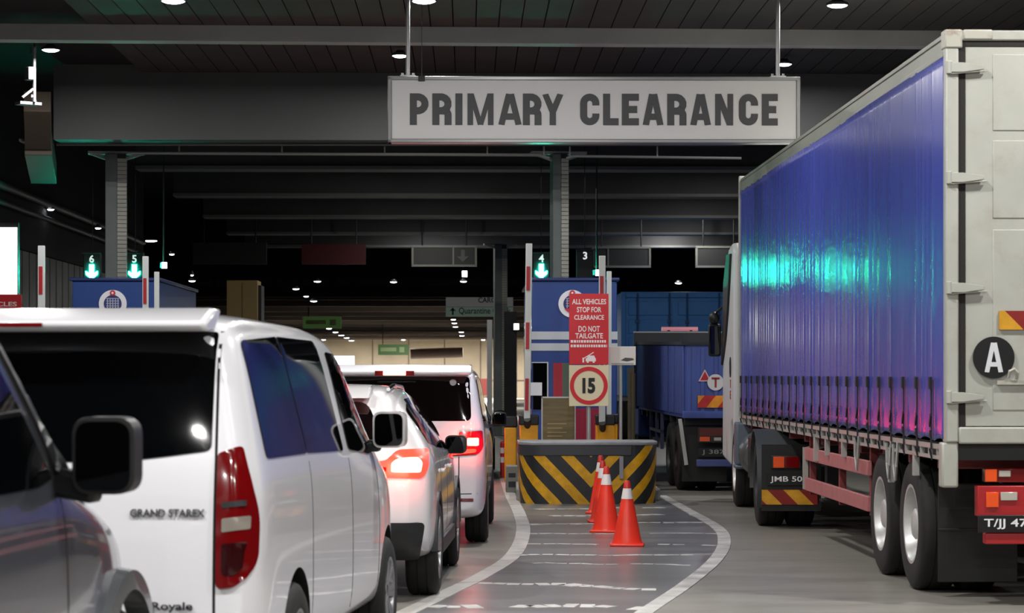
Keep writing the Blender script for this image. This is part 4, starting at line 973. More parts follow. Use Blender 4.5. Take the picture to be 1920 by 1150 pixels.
# ================================================================== BLUE OPEN LORRY
M_blue = mat('lorry_blue', '#465696', 0.7, spec=.25, var=0.14, vscale=3, dirt='#56607c', dscale=2.5, damt=.6, stretch=(3, 3, .5))
M_bluedk = mat('lorry_chassis', '#141a26', 0.6)
def make_lorry():
    root = empty('cargo_lorry', (2.40, 33.0, 0), R_(1.08), 'blue ribbed cargo lorry carrying a white T disc, ahead of the white cab', 'truck')
    L, W, Z0, Z1, Z2 = 9.0, 2.3, 1.06, 2.10, 2.22
    b = MB(); b.prism([(0, Z0), (0, Z1), (L, Z2), (L, Z0)], 'x', .04, W-.04); obj('cargo_body', b, M_blue, root)
    rb = MB(); rb2 = MB(); y = .05; rr = random.Random(5)
    while y < L:
        zt = Z1 + (Z2-Z1)*y/L; rb.box(.0, .05, y, y+.11, Z0+.05, zt-.02); rb2.box(W-.05, W, y, y+.11, Z0+.05, zt-.02); y += .24
    obj('side_panel', rb, M_blue, root, bevel=.012); obj('side_panel', rb2, M_blue, root, bevel=.012)
    rr_ = MB()
    for k in range(12): rr_.box(.06+k*.19, .12+k*.19, -.02, .02, Z0+.08, Z1-.05)
    rr_.box(.0, W, -.03, .03, Z0, Z0+.1); obj('tailboard', rr_, M_blue, root, bevel=.008)
    obj('top_rail', MB().prism([(0, Z1-.01), (0, Z1+.04), (L, Z2+.04), (L, Z2-.01)], 'x', -.01, .07).box(-.01, W, -.03, .04, Z1-.01, Z1+.03), M_bluedk, root)
    hb = obj('headboard', MB().box(-.05, W, L, L+.10, Z0, Z2+.21), mat('headboard_grey', '#55565a', .5), root, bevel=.01)
    obj('headboard_rail', MB().box(-.05, W, L-.02, L+.12, Z2+.20, Z2+.225), M_hook, hb)
    tri = MB().prism([(.22, 1.58), (.40, 1.58), (.31, 1.75)], 'y', -.028, -.022); tt = obj('warning_triangle', tri, mat('triangle_pale', '#d8b9bd', .5), root, smooth=False)
    obj('triangle_face', MB().prism([(.245, 1.595), (.375, 1.595), (.31, 1.72)], 'y', -.033, -.026), mat('triangle_red', '#a31622', .4), tt, smooth=False)
    d = obj('route_disc', MB().disc((.46, -.034, 1.565), .115, 'y', .008, 30), mat('disc_white', '#c8c9cb', .5), root)
    t = MB()
    for q in glyph('T', .8, .2): t.prism([(.46 + (v.x-.4)*.14, 1.565 + (v.y-.5)*.14) for v in q], 'y', -.040, -.033)
    obj('letter', t, mat('disc_red', '#8d1c22', .5), d, smooth=False)
    obj('hazard_plate', MB().box(.21, .62, -.045, -.03, 1.21, 1.38), stripes('hazard_lorry', '#d98a1a', '#b01a16', (1, 0, -.8), .32, .5), root)
    obj('chassis', MB().box(.6, .75, .1, L+2, .72, 1.0).box(1.55, 1.7, .1, L+2, .72, 1.0), M_bluedk, root)
    cr = MB()
    for k in range(8): cr.box(.05, W-.05, .3+1.15*k, .38+1.15*k, .96, 1.06)
    obj('cross_member', cr, M_bluedk, root)
    for yy in (1.15, 2.45):
        for s in (-1, 1):
            wheel(root, W/2 + s*1.0, yy, .48, .27, .28, M_trim, 0, s, 'truck'); wheel(root, W/2 + s*.70, yy, .48, .25, .28, M_trim, 0, s, 'truck')
    for s in (-1, 1):
        mf = MB().box(W/2+s*1.12-.32*(s > 0)*2+.0, W/2+s*1.12+.64-.64*(s > 0), .45, .465, .15, 1.0); obj('mud_flap', mf, M_blackp, root)
        x0 = .22 if s < 0 else W-.75
        tl = obj('tail_lamp', MB().box(x0, x0+.5, .0, .08, .72, .93), M_trim, root)
        obj('amber_lens', MB().box(x0+.02, x0+.16, -.015, .01, .735, .80), M_lampamber, tl); obj('red_lens', MB().box(x0+.02, x0+.46, -.012, .01, .81, .92), mat('lens_dull', '#5b2019', .3), tl)
        obj('clear_lens', MB().box(x0+.22, x0+.32, -.015, .01, .745, .79), M_lampclear, tl)
    pl = obj('number_plate', MB().box(.22, .70, -.02, .005, .52, .64), M_plate, root)
    obj('plate_lettering', shift(text_mb('J 3873', .38, .075, .004), (.46, -.024, .58)), mat('plate_dim', '#9a9ca0', .5), pl)
    obj('bumper_bar', MB().box(.2, W-.2, -.01, .07, .38, .48), mat('bumper_blue', '#4a5590', .4), root, bevel=.01)
    obj('rear_post', MB().bar((-.03, .1, 1.05), (.06, .1, .40), .05, .05), M_hook, root)
    st = MB()
    for yy in (4.0, 5.0, 6.2): st.box(.02, .07, yy, yy+.06, .5, 1.06)
    st.box(.02, .07, 4.0, 6.26, .75, .80); obj('side_guard', st, mat('guard_blue', '#3a4668', .5), root)
    cb = MB().prism([(L+.25, .55), (L+.25, 2.3), (L+1.6, 2.3), (L+2.05, 1.5), (L+2.1, .55)], 'x', .05, W-.05); obj('cab', cb, M_blue, root, bevel=.05)
    for s in (-1, 1): wheel(root, W/2 + s*.95, L+1.1, .46, .26, .28, M_trim, 0, s, 'truck')
    lb = obj('light_bar', MB().cyl((.45, L+.03, Z2+.27), (1.1, L+.03, Z2+.27), .038, n=14), mat('light_bar_pale', '#d9a9b4', .3, emit='#ff9aa8', es=.3), root)
    obj('light_bar_mount', MB().box(.55, .6, L, L+.06, Z2+.2, Z2+.25).box(.95, 1.0, L, L+.06, Z2+.2, Z2+.25), M_trim, lb)
    return root
make_lorry()

def make_container():
    root = empty('container_lorry', (2.66, 57.0, 0), R_(1.05), 'lorry carrying a bright blue shipping container with closed doors, in the far right lane', 'truck')
    M_cont = mat('container_blue', '#2168ad', 0.5, var=0.08, dirt='#1b4a78', dscale=1.5, damt=.4); M_cd = mat('container_dark', '#163f6d', .5)
    W, Z0, Z1 = 2.6, 1.15, 3.68
    obj('container', MB().box(0, W, 0, 12, Z0, Z1), M_cont, root, bevel=.02)
    fr = MB().box(-.01, .1, -.03, .08, Z0, Z1).box(W-.1, W+.01, -.03, .08, Z0, Z1).box(.1, W-.1, -.03, .08, Z1-.14, Z1).box(.1, W-.1, -.03, .08, Z0, Z0+.14); obj('door_frame', fr, M_cont, root, bevel=.012)
    for x0, x1 in ((.11, W/2-.015), (W/2+.015, W-.11)):
        d = MB()
        for k in range(5): d.box(x0+.06, x1-.06, -.018, .01, Z0+.2+k*.44, Z0+.2+k*.44+.34)
        dr = obj('container_door', d, M_cont, root, bevel=.012)
        k = MB()
        for lx in (x0+.28, x1-.12): k.cyl((lx, -.045, Z0+.05), (lx, -.045, Z1-.03), .022, n=8); k.box(lx-.05, lx+.05, -.06, -.02, Z1-.75, Z1-.68)
        obj('locking_bar', k, M_cd, dr)
    obj('chassis', MB().box(.6, .8, .2, 12, .75, Z0).box(1.8, 2.0, .2, 12, .75, Z0), M_bluedk, root)
    for yy in (1.3, 2.6):
        for s in (-1, 1): wheel(root, W/2+s*1.1, yy, .5, .35, .28, M_trim, 0, s, 'truck')
    for x0 in (.15, 1.95): obj('tail_lamp', MB().box(x0, x0+.5, .1, .16, .8, .95), M_lampred, root)
    return root
make_container()
# ================================================================== CLEARANCE SIGN
M_signface = mat('sign_face', '#dddcd9', 0.55)
M_signframe = mat('sign_frame', '#8b8b8a', 0.35, metal=.5)
M_signtext = mat('sign_text', '#4a4a4b', 0.6)
M_rod = mat('hanging_rod', '#b5b6b6', 0.35, metal=.6)
def clearance_sign():
    Y = 28.0; sc_ = Y/F; cx, cz = WX(1113.5, Y), WZ(207.5, Y)
    root = empty('hanging_sign', (cx, Y, cz), R_(.8), 'wide white hanging sign reading PRIMARY CLEARANCE', 'sign')
    w, h = 772*sc_, 124*sc_
    obj('sign_panel', MB().box(-w/2+.03, w/2-.03, -.09, .09, -h/2+.03, h/2-.03), M_signface, root)
    fr = MB().box(-w/2, w/2, -.11, .11, h/2-.045, h/2).box(-w/2, w/2, -.11, .11, -h/2, -h/2+.045).box(-w/2, -w/2+.05, -.11, .11, -h/2, h/2).box(w/2-.05, w/2, -.11, .11, -h/2, h/2)
    obj('sign_frame', fr, M_signframe, root, bevel=.008)
    L = MB(); L2 = MB(); kq = 0
    for ch, a, b in (('P',769,804),('R',811,847),('I',854,868),('M',876,926),('A',934,978),('R',980,1015),('Y',1016,1056),('C',1087,1123),('L',1130,1159),('E',1165,1197),
                     ('A',1204,1243),('R',1250,1286),('A',1293,1332),('N',1339,1374),('C',1384,1420),('E',1427,1457)):
        hh = 59.0; ww = (b-a)/hh
        for q in glyph(ch, ww, 13.2/hh):
            (L if a < 1070 else L2).prism([((a-1113.5 + v.x*hh)*sc_, (v.y-.5)*hh*sc_ + .5*sc_) for v in q], 'y', -.096 - .0006*(kq % 9), -.086); kq += 1
    obj('lettering', L, M_signtext, root, smooth=False); obj('lettering', L2, M_signtext, root, smooth=False)
    for px in (765, 1459):
        x = (px-1113.5)*sc_
        ro = obj('hanging_rod', MB().cyl((x, 0, h/2-.02), (x, 0, 6.42-cz), .024, n=12), M_rod, root)
        obj('rod_bracket', MB().box(x-.09, x+.09, -.06, .06, h/2, h/2+.02).cyl((x-.065, 0, h/2), (x-.065, 0, h/2+.05), .014, n=8).cyl((x+.065, 0, h/2), (x+.065, 0, h/2+.05), .014, n=8), M_rod, ro)
    wire = MB(); x = (791-1113.5)*sc_; wire.cyl((x, .0, h/2-.01), (x, 0, 6.42-cz), .004, n=6).box(x-.04, x+.04, -.115, -.10, h/2-.06, h/2); obj('power_cable', wire, M_trim, root)
clearance_sign()

# ================================================================== BOOTHS
M_booth = mat('booth_blue', '#1f3f80', 0.4, coat=.3, var=.05, vscale=1)
M_boothdk = mat('booth_navy', '#1c2f66', 0.4, coat=.3)
M_stripe = mat('booth_stripe', '#b8bec6', 0.4)
M_sealw = mat('seal_white', '#e4e4ea', 0.5); M_sealn = mat('seal_navy', '#27306a', 0.5); M_sealr = mat('seal_red', '#c22a40', 0.5)
def make_booth(px0, px1, label, side):
    Y = 36.0; x0, x1 = WX(px0, Y), WX(px1, Y); w = x1-x0; zt = WZ(527, Y)
    root = empty('checkpoint_booth', (x0, Y, 0.16), BR, label, 'booth', 'blue checkpoint booths')
    zt -= .16; D = 5.0
    obj('booth_wall', MB().box(0, w, 0, D, 0, zt), M_booth, root, bevel=.015)
    obj('booth_roof', MB().box(-.04, w+.04, -.03, D+.05, zt, zt+.05), M_boothdk, root, bevel=.012)
    zs = [(WZ(637, Y)-.16, WZ(622, Y)-.16), (WZ(658, Y)-.16, WZ(644, Y)-.16)]
    for a, b in zs: obj('stripe', MB().box(-.008, w+.008, -.008, D+.008, a, b), M_stripe, root)
    wf = MB(); wz0, wz1 = WZ(768, Y)-.16, WZ(681, Y)-.16
    wd_ = obj('booth_window', MB().box(.02, .24, -.012, .01, wz0, wz1), M_glass, root)
    obj('window_frame', MB().box(.235, .255, -.02, .01, wz0, wz1).box(.0, .255, -.02, .01, wz1, wz1+.015), M_stripe, wd_)
    obj('colour_band', MB().box(.33, .47, -.006, .01, 0, wz1), mat('band_red', '#9c2233', .45), root)
    obj('colour_band', MB().box(.62, 1.05, -.006, .01, 0, WZ(766, Y)-.16), mat('band_crimson', '#8c1d38', .45), root)
    obj('colour_band', MB().box(.47, .60, -.006, .01, 0, wz1), mat('band_green', '#4d5a50', .5), root)
    for sx in (0, w):
        s = MB().box(sx-.012, sx+.012, .4, 2.0, wz0, wz1-.1).box(sx-.012, sx+.012, 2.2, 3.6, wz0, wz1-.1)
        obj('side_window', s, M_glass, root)
    # round seal
    cx, cz, r = w*.475, WZ(570, Y)-.16, 26*Y/F
    se = obj('round_seal', MB().disc((cx, -.018, cz), r, 'y', .014, 40), M_sealw, root)
    obj('seal_field', MB().disc((cx, -.024, cz), r*.64, 'y', .01, 36), M_sealn, se)
    a0 = [math.pi*1.18 + math.pi*.64*k/12 for k in range(13)]
    obj('seal_segment', MB().prism([(cx + r*.66*math.cos(a), cz + r*.66*math.sin(a)) for a in a0], 'y', -.030, -.022), M_sealr, se, smooth=False)
    g = MB()
    for k in range(5): g.box(cx-r*.4+k*r*.19, cx-r*.4+k*r*.19+r*.06, -.032, -.022, cz-r*.32, cz+r*.36)
    for k in range(4): g.box(cx-r*.46, cx+r*.46, -.032, -.022, cz-r*.18+k*r*.18, cz-r*.18+k*r*.18+r*.05)
    obj('seal_grid', g, mat('seal_grey', '#a9aec6', .5), se)
    cr = MB().lathe([(.001, -.036), (r*.2, -.036), (r*.2, -.022)], (cx, 0, cz+r*.78), 'y', 18); obj('seal_crest', cr, M_sealr, se)
    cw = MB().lathe([(.001, -.042), (r*.08, -.042), (r*.08, -.03)], (cx, 0, cz+r*.78), 'y', 14); obj('crest_dot', cw, M_sealw, se)
    return root
make_booth(997, 1157, 'blue booth with round seal behind the red stop sign', 1)
make_booth(135, 296, 'blue booth with round seal rising above the nearest van\'s roof', -1)
M_paper = mat('paper', '#d9dbe2', 0.7)
thing('paper_notice', MB().box(0, .19, -.03, -.022, 0, .20), M_paper, 'white paper notice stuck on the booth window', 'notice', loc=(WX(993, 36), 36-.0, WZ(742, 36)), rz=BR)

# lane lights
M_green = mat('green_arrow', '#20ffb0', .3, emit='#18ffd4', es=230)
M_num = mat('lane_number', '#cfe8e0', .4, emit='#d8f4ea', es=.9)
def lane_light(px, py, digit, label, lit=True):
    Y = 41.45
    root = empty('lane_light', (WX(px, Y), Y, WZ(py, Y)), BR, label, 'signal light', 'overhead lane lights')
    obj('light_box', MB().box(-.13, .13, .0, .16, -.22, .22), mat('light_case', '#101314', .5), root, bevel=.012)
    root.scale = (1.17, 1.17, 1.17)
    obj('light_hood', MB().box(-.14, .14, -.06, .02, .215, .235), mat('light_case', '#101314', .5), root)
    obj('hanging_rod', MB().cyl((0, .08, .22), (0, .08, ((6.9 if px < 200 else 6.42) - WZ(py, Y))/1.17), .006, n=8), M_trim, root)
    obj('lane_digit', shift(text_mb(digit, None, .115, .004, bold=.02), (0, -.008, .14)), M_num if lit else mat('lane_number_plain', '#e6e6e6', .4, emit='#ffffff', es=.75), root)
    if lit:
        a = MB().prism([(0, -.172), (.088, -.095), (.088, -.045), (.035, -.075), (.035, .055), (-.035, .055), (-.035, -.075), (-.088, -.045), (-.088, -.095)], 'y', -.012, .0)
        obj('green_arrow', a, M_green, root, smooth=False)
    return root
lane_light(172, 503, '6', 'green arrow lane light numbered 6')
lane_light(252, 503, '5', 'green arrow lane light numbered 5')
lane_light(1015, 502, '4', 'green arrow lane light numbered 4')
lane_light(1097, 497, '3', 'unlit lane light showing a white number 3', False)

# raised barrier gates
M_arm = mat('barrier_arm', '#c5c9c8', 0.4); M_armred = mat('barrier_red', '#a32028', 0.45)
M_yel = mat('barrier_yellow', '#d9960f', 0.45, var=.1); M_cabtop = mat('cabinet_top', '#1a1a1c', .5)
def barrier(px, ptop, Y, bands, label, cab=True, wpx=12, zb=.9, cabx=0.0, lean=0.0):
    x = WX(px, Y); zt = WZ(ptop, Y); w = wpx*Y/F
    root = empty('barrier_gate', (x, Y, .16), BR, label, 'barrier', 'raised barrier gates')
    zt -= .16
    arm = obj('barrier_arm', MB().hull_quad((-w/2+lean, -.03, zb), (w/2+lean, -.03, zb), (w/2+lean, .03, zb), (-w/2+lean, .03, zb), (-w/2, -.03, zt), (w/2, -.03, zt), (w/2, .03, zt), (-w/2, .03, zt)), M_arm, root, bevel=.006)
    for a, b in bands:
        z0, z1 = WZ(b, Y)-.16, WZ(a, Y)-.16; k = lambda z: lean*(zt-z)/(zt-zb)
        obj('red_band', MB().hull_quad((-w*.36+k(z0), -.036, z0), (w*.2+k(z0), -.036, z0), (w*.2+k(z0), .036, z0), (-w*.36+k(z0), .036, z0), (-w*.36+k(z1), -.036, z1), (w*.2+k(z1), -.036, z1), (w*.2+k(z1), .036, z1), (-w*.36+k(z1), .036, z1)), M_armred, root)
    if cab:
        c = obj('barrier_cabinet', MB().box(cabx-.13, cabx+.13, .05, .38, 0, .80), M_yel, root, bevel=.015)
        obj('cabinet_cap', MB().box(cabx-.145, cabx+.145, .03, .40, .78, .93), M_cabtop, c, bevel=.02)
        obj('arm_pivot', MB().cyl((lean, -.04, zb+.02), (lean+(cabx-lean)*.3, .10, zb-.1), .05, n=14), M_cabtop, root)
    return root
barrier(992, 457, 34.0, [(500, 545), (605, 655), (710, 770)], 'tall raised barrier arm left of booth four with red bands', cabx=-.0, zb=.85, lean=-.03)
barrier(1129, 480, 34.0, [(518, 570), (620, 690)], 'raised barrier arm half hidden behind the red stop sign', cabx=.05, zb=.8)
barrier(1142, 509, 34.9, [], 'plain white barrier arm just right of the red stop sign', cab=True, wpx=9, zb=.8)
barrier(78, 461, 34.0, [(500, 552)], 'raised barrier arm in front of the grey shutters at far left', wpx=13)
barrier(273, 481, 34.0, [(522, 570)], 'raised barrier arm beside the right edge of the left booth', wpx=11)
barrier(294, 510, 34.9, [], 'plain pale barrier arm behind the one at the left booth', wpx=9)

# ================================================================== CRASH BLOCK
M_chev = stripes('chevron', '#d9a012', '#26272a', (1.0, -1.0, 0), .37, .45, uv=True, vee=True)
def crash_block():
    Y0 = GY(946); xc = WX(1105, Y0); s = Y0/F
    root = empty('crash_block', (xc, Y0, 0), BR, 'black and yellow striped crash block in front of the booth', 'barrier')
    hw, hz = 131*s, .76
    plan = [(-hw, 1.1), (-hw, .42)] + [(-hw*1.0 + .36*hw*(1-math.cos(a)), .42*(1-math.sin(a))) for a in [math.pi/2*k/6 for k in range(1, 7)]]
    plan = plan + [(-x, y) for x, y in reversed(plan)]
    n = len(plan); al = [0]
    for a, b in zip(plan, plan[1:]): al.append(al[-1] + math.hypot(b[0]-a[0], b[1]-a[1]))
    mid = al[-1]/2; vs = []; fs = []
    for x, y in plan: vs += [(x*.985, y+.01, 0), (x, y, hz)]
    for i in range(n-1): fs.append((2*i, 2*i+2, 2*i+3, 2*i+1))
    fs.append((2*n-2, 0, 1, 2*n-1)); fs.append(tuple(2*i+1 for i in range(n)))
    me = bpy.data.meshes.new('block_body'); me.from_pydata(vs, [], fs); uv = me.uv_layers.new(name='u')
    for p in me.polygons:
        for li in p.loop_indices:
            vi = me.loops[li].vertex_index; i = vi//2; uv.data[li].uv = (al[i]-mid-.02, .95*vs[vi][2])
    me.materials.append(M_chev); o = bpy.data.objects.new('block_body', me); COL.objects.link(o); o.parent = root
    me.polygons.foreach_set('use_smooth', [True]*len(me.polygons)); me.set_sharp_from_angle(angle=R_(40))
    pl2 = [(x*1.012, y-.015) for x, y in plan]
    obj('block_top', MB().prism(pl2, 'z', hz, hz+.045), mat('block_top_grey', '#8f9296', .4, var=.15), root, bevel=.012)
    xr = WX(1185, Y0) - xc
    obj('block_band', MB().prism([(x*1.006, y-.008) for x, y in plan if x < xr] + [(xr, -.008), (xr, .8)], 'z', hz-.135, hz), mat('block_band_dark', '#37383d', .5), root, bevel=.01)
    obj('block_post', MB().box(WX(1165, Y0)-xc-.025, WX(1165, Y0)-xc+.025, -.03, -.005, .33, .62), mat('post_grey', '#8d8d94', .5), root)
crash_block()

# ================================================================== CONES
M_cone = mat('cone_orange', '#f0361a', 0.42, var=.08); M_conew = mat('cone_collar', '#e9e4e0', 0.35); M_conet = mat('cone_tip', '#c82a1c', .45)
def make_cone(loc, h, label):
    root = empty('traffic_cone', loc, random.uniform(-.2, .2), label, 'traffic cone', 'traffic cones before the crash block')
    b = .165
    obj('cone_base', MB().box(-b, b, -b, b, 0, .028), M_cone, root, bevel=.012)
    r0, r1 = .140, .024; f = lambda z: r0 + (r1-r0)*(z-.02)/(h-.02)
    obj('cone_body', MB().lathe([(r0+.02, .024), (r0, .05), (f(h*.72), h*.72)], (0,0,0), 'z', 28), M_cone, root)
    obj('reflective_collar', MB().lathe([(f(h*.72)+.002, h*.72), (f(h*.88)+.002, h*.88)], (0,0,0), 'z', 28), M_conew, root)
    obj('cone_tip', MB().lathe([(f(h*.88), h*.88), (r1+.004, h-.01), (r1-.006, h), (.001, h)], (0,0,0), 'z', 20), M_conet, root)
make_cone(G(1176, 1024), .64, 'orange traffic cone standing nearest, apart from the others')
make_cone(G(1137, 998), .70, 'orange traffic cone second nearest, front of the lined-up group')
make_cone(G(1130, 980), .70, 'orange traffic cone third from the front, mostly hidden')
make_cone(G(1126, 963), .70, 'orange traffic cone farthest back, closest to the crash block')

# ================================================================== SIGNS ON THE ISLAND
M_signred = mat('sign_red', '#c9202a', 0.4); M_signwhite = mat('sign_letter_white', '#efe6e4', 0.5); M_signcream = mat('sign_cream', '#ddd0ae', 0.5)
def stop_sign():
    Y = 31.75; s = Y/F; zb = .80
    root = empty('sign_post', (WX(1104, Y), Y, .16), R_(.6), 'red stop for clearance sign above a round 15 speed limit plate', 'sign')
    X = lambda px: (px-1104)*s
    Z = lambda py: WZ(py, Y) - .16
    obj('pole', MB().cyl((0, .05, 0), (0, .05, Z(560)), .03, n=14), M_rod, root)
    rp = obj('red_panel', MB().box(X(1067), X(1141), -.012, .012, Z(684), Z(551)), M_signred, root, bevel=.006)
    tx = MB()
    for sx, py, w, h in (('ALL VEHICLES', 566, 64, 10), ('STOP FOR', 581, 46, 10), ('CLEARANCE', 595.5, 56, 9), ('DO NOT', 617, 40, 11), ('TAILGATE', 630, 52, 10)):
        t = shift(text_mb(sx, w*s, h*s, .004, bold=.02), (X(1104.5), -.016, Z(py))); tx.add(t.v, t.f)
    rr = random.Random(2)
    for py in (640.5, 649):
        x = 1070
        while x < 1137:
            w = rr.uniform(2.2, 4.5); tx.box(X(x), X(min(x+w, 1138)), -.016, -.012, Z(py+2.4), Z(py-2.4)); x += w + 1.4
    obj('panel_lettering', tx, M_signwhite, rp, smooth=False)
    ic = MB().box(X(1092), X(1095), -.016, -.012, Z(680), Z(671)).box(X(1098), X(1117), -.016, -.012, Z(678), Z(672)).prism([(X(1100), Z(672)), (X(1103), Z(667)), (X(1114), Z(667)), (X(1116), Z(672))], 'y', -.016, -.012)
    ic.bar((X(1095), -.014, Z(672)), (X(1113), -.014, Z(661)), .012, .008, (0,1,0)).cyl((X(1102), -.016, Z(679)), (X(1102), -.012, Z(679)), .014).cyl((X(1113), -.016, Z(679)), (X(1113), -.012, Z(679)), .014)
    obj('car_symbol', ic, M_signwhite, rp, smooth=False)
    sp = obj('speed_plate', MB().box(X(1067), X(1141), -.012, .012, Z(762), Z(685)), M_signcream, root, bevel=.005)
    cx, cz = X(1104), Z(723.5)
    obj('red_ring', MB().lathe([(28*s, -.018), (35.5*s, -.018), (35.5*s, -.01), (28*s, -.01)], (cx, 0, cz), 'y', 44, closed=True), M_signred, sp)
    obj('speed_number', shift(text_mb('15', 24*s, 29*s, .006, bold=.05), (cx, -.018, cz)), mat('number_black', '#141414', .5), sp)
    return root
stop_sign()
def direction_board():
    Y = 32.0; s = Y/F
    root = empty('direction_board', (WX(1164, Y), Y, .16), 0, 'small white board with a dark arrow mark on a thin grey pole', 'sign')
    X = lambda px: (px-1164)*s; Z = lambda py: WZ(py, Y) - .16
    obj('pole', MB().cyl((0, .03, 0), (0, .03, Z(655)), .022, n=12), M_rod, root)
    b = obj('board_panel', MB().box(X(1142), X(1192), -.012, .012, Z(685), Z(650)), mat('board_white', '#d7d5cf', .5), root, bevel=.004)
    obj('board_mark', MB().prism([(X(1164), Z(676)), (X(1172), Z(671)), (X(1186), Z(672)), (X(1189), Z(675)), (X(1176), Z(678))], 'y', -.016, -.011), M_signtext, b, smooth=False)
    obj('board_stripe', MB().box(X(1146), X(1188), -.015, -.011, Z(683.5), Z(681)), mat('board_grey', '#a5a49f', .5), b)
direction_board()
def notice_board():
    Y = 33.0; s = Y/F
    root = empty('notice_board', (WX(1047, Y), Y, .16), 0, 'framed brown notice board behind the striped crash block', 'notice board')
    X = lambda px: (px-1047)*s; Z = lambda py: WZ(py, Y) - .16
    obj('board_panel', MB().box(X(1017), X(1078), -.01, .01, Z(850), Z(746)), mat('notice_brown', '#6d5f3e', .35, var=.25, vscale=5, stretch=(.5, 1, 6)), root)
    obj('board_frame', MB().box(X(1015), X(1017.5), -.02, .02, 0, Z(745)).box(X(1077), X(1079.5), -.02, .02, 0, Z(745)).box(X(1015), X(1079.5), -.02, .02, Z(747), Z(744)), M_rod, root)
    t = MB()
    for k, py in enumerate((795, 803, 811, 818, 825)): t.box(X(1026), X(1062 - (k % 2)*8), -.013, -.009, Z(py+.9), Z(py-.9))
    obj('board_print', t, mat('notice_print', '#a39468', .5), root)
notice_board()
# yellow crash drums by the lane
def drum(px0, px1, pt, pb, Y, label):
    s = Y/F; w = (px1-px0)*s
    root = empty('crash_bin', (WX((px0+px1)/2, Y), Y, .0), BR, label, 'bin', 'yellow crash bins with black lids')
    zt = WZ(pt, Y)
    obj('bin_body', MB().box(-w/2, w/2, 0, w, 0, zt-.17), M_yel, root, bevel=.02)
    obj('bin_lid', MB().box(-w/2-.01, w/2+.01, -.01, w+.01, zt-.17, zt), M_cabtop, root, bevel=.02)
drum(946, 969, 781, 880, 36.5, 'yellow crash bin with black lid at the lane edge, left of the barrier cabinet')
# kerb-side bollards
M_bolr = mat('bollard_red', '#c03030', .4); 
def bollard(px, pb, pt, label):
    g = G(px, pb); s = g.y/F; h = (pb-pt)*s
    root = empty('lane_bollard', (g.x, g.y, 0), 0, label, 'bollard')
    obj('bollard_post', MB().cyl((0,0,0), (0,0,h), .045, n=16).ball((0,0,h), .045, 6, 16), M_bolr, root)
    for k in (.45, .72): obj('white_band', MB().cyl((0,0,h*k), (0,0,h*(k+.16)), .047, n=16), M_signwhite, root)
bollard(943, 897, 832, 'red lane bollard with white bands beside the kerb')

# ================================================================== OVERHEAD SIGNS IN THE HALL
M_dsign = mat('dim_sign', '#2b2b2a', .6); M_dframe = mat('dim_sign_frame', '#77776f', .5); M_dprint = mat('dim_sign_print', '#55554f', .6); M_dred = mat('dim_sign_red', '#4a1214', .5)
def hall_sign(x0, x1, y0, y1, label, face=M_dsign, arrow=None, split=None, frame=True):
    Y = 60.0; s = Y/F; cx, cz = WX((x0+x1)/2, Y), WZ((y0+y1)/2, Y); w, h = (x1-x0)*s, (y1-y0)*s
    root = empty('overhead_lane_sign', (cx, Y, cz), BR, label, 'sign', 'unlit overhead lane signs')
    obj('sign_panel', MB().box(-w/2, w/2, -.05, .05, -h/2, h/2), face, root)
    if frame: obj('sign_frame', MB().box(-w/2-.03, w/2+.03, -.07, .07, h/2-.02, h/2+.03).box(-w/2-.03, w/2+.03, -.07, .07, -h/2-.03, -h/2+.02).box(-w/2-.03, -w/2+.02, -.07, .07, -h/2, h/2).box(w/2-.02, w/2+.03, -.07, .07, -h/2, h/2), M_dframe, root)
    if split is not None:
        xs = (split-(x0+x1)/2)*s; obj('sign_divider', MB().box(xs-.02, xs+.02, -.065, -.045, -h/2, h/2), M_dframe, root)
    if arrow is not None:
        xa = (arrow-(x0+x1)/2)*s
        obj('sign_arrow', MB().prism([(xa, -h*.32), (xa+.16, -h*.02), (xa+.05, -h*.02), (xa+.05, h*.33), (xa-.05, h*.33), (xa-.05, -h*.02), (xa-.16, -h*.02)], 'y', -.062, -.048), M_dprint, root, smooth=False)
    for q in (-1, 1): obj('sign_hanger', MB().cyl((q*w*.35, 0, h/2), (q*w*.35, 0, 6.42-cz), .02, n=8), M_trim, root)
hall_sign(362, 500, 455, 496, 'dark unlit overhead sign between the left column and the red panel', frame=False)
hall_sign(566, 686, 458, 496, 'dim dark red overhead sign left of the framed arrow sign', M_dred, frame=False)
hall_sign(774, 892, 463, 498, 'framed overhead sign with a down arrow above the quarantine sign', arrow=868, split=850)
hall_sign(1112, 1218, 465, 500, 'framed overhead sign right of lane number three', split=1140)
hall_sign(1306, 1388, 464, 500, 'dark framed overhead sign partly hidden by the curtain trailer')
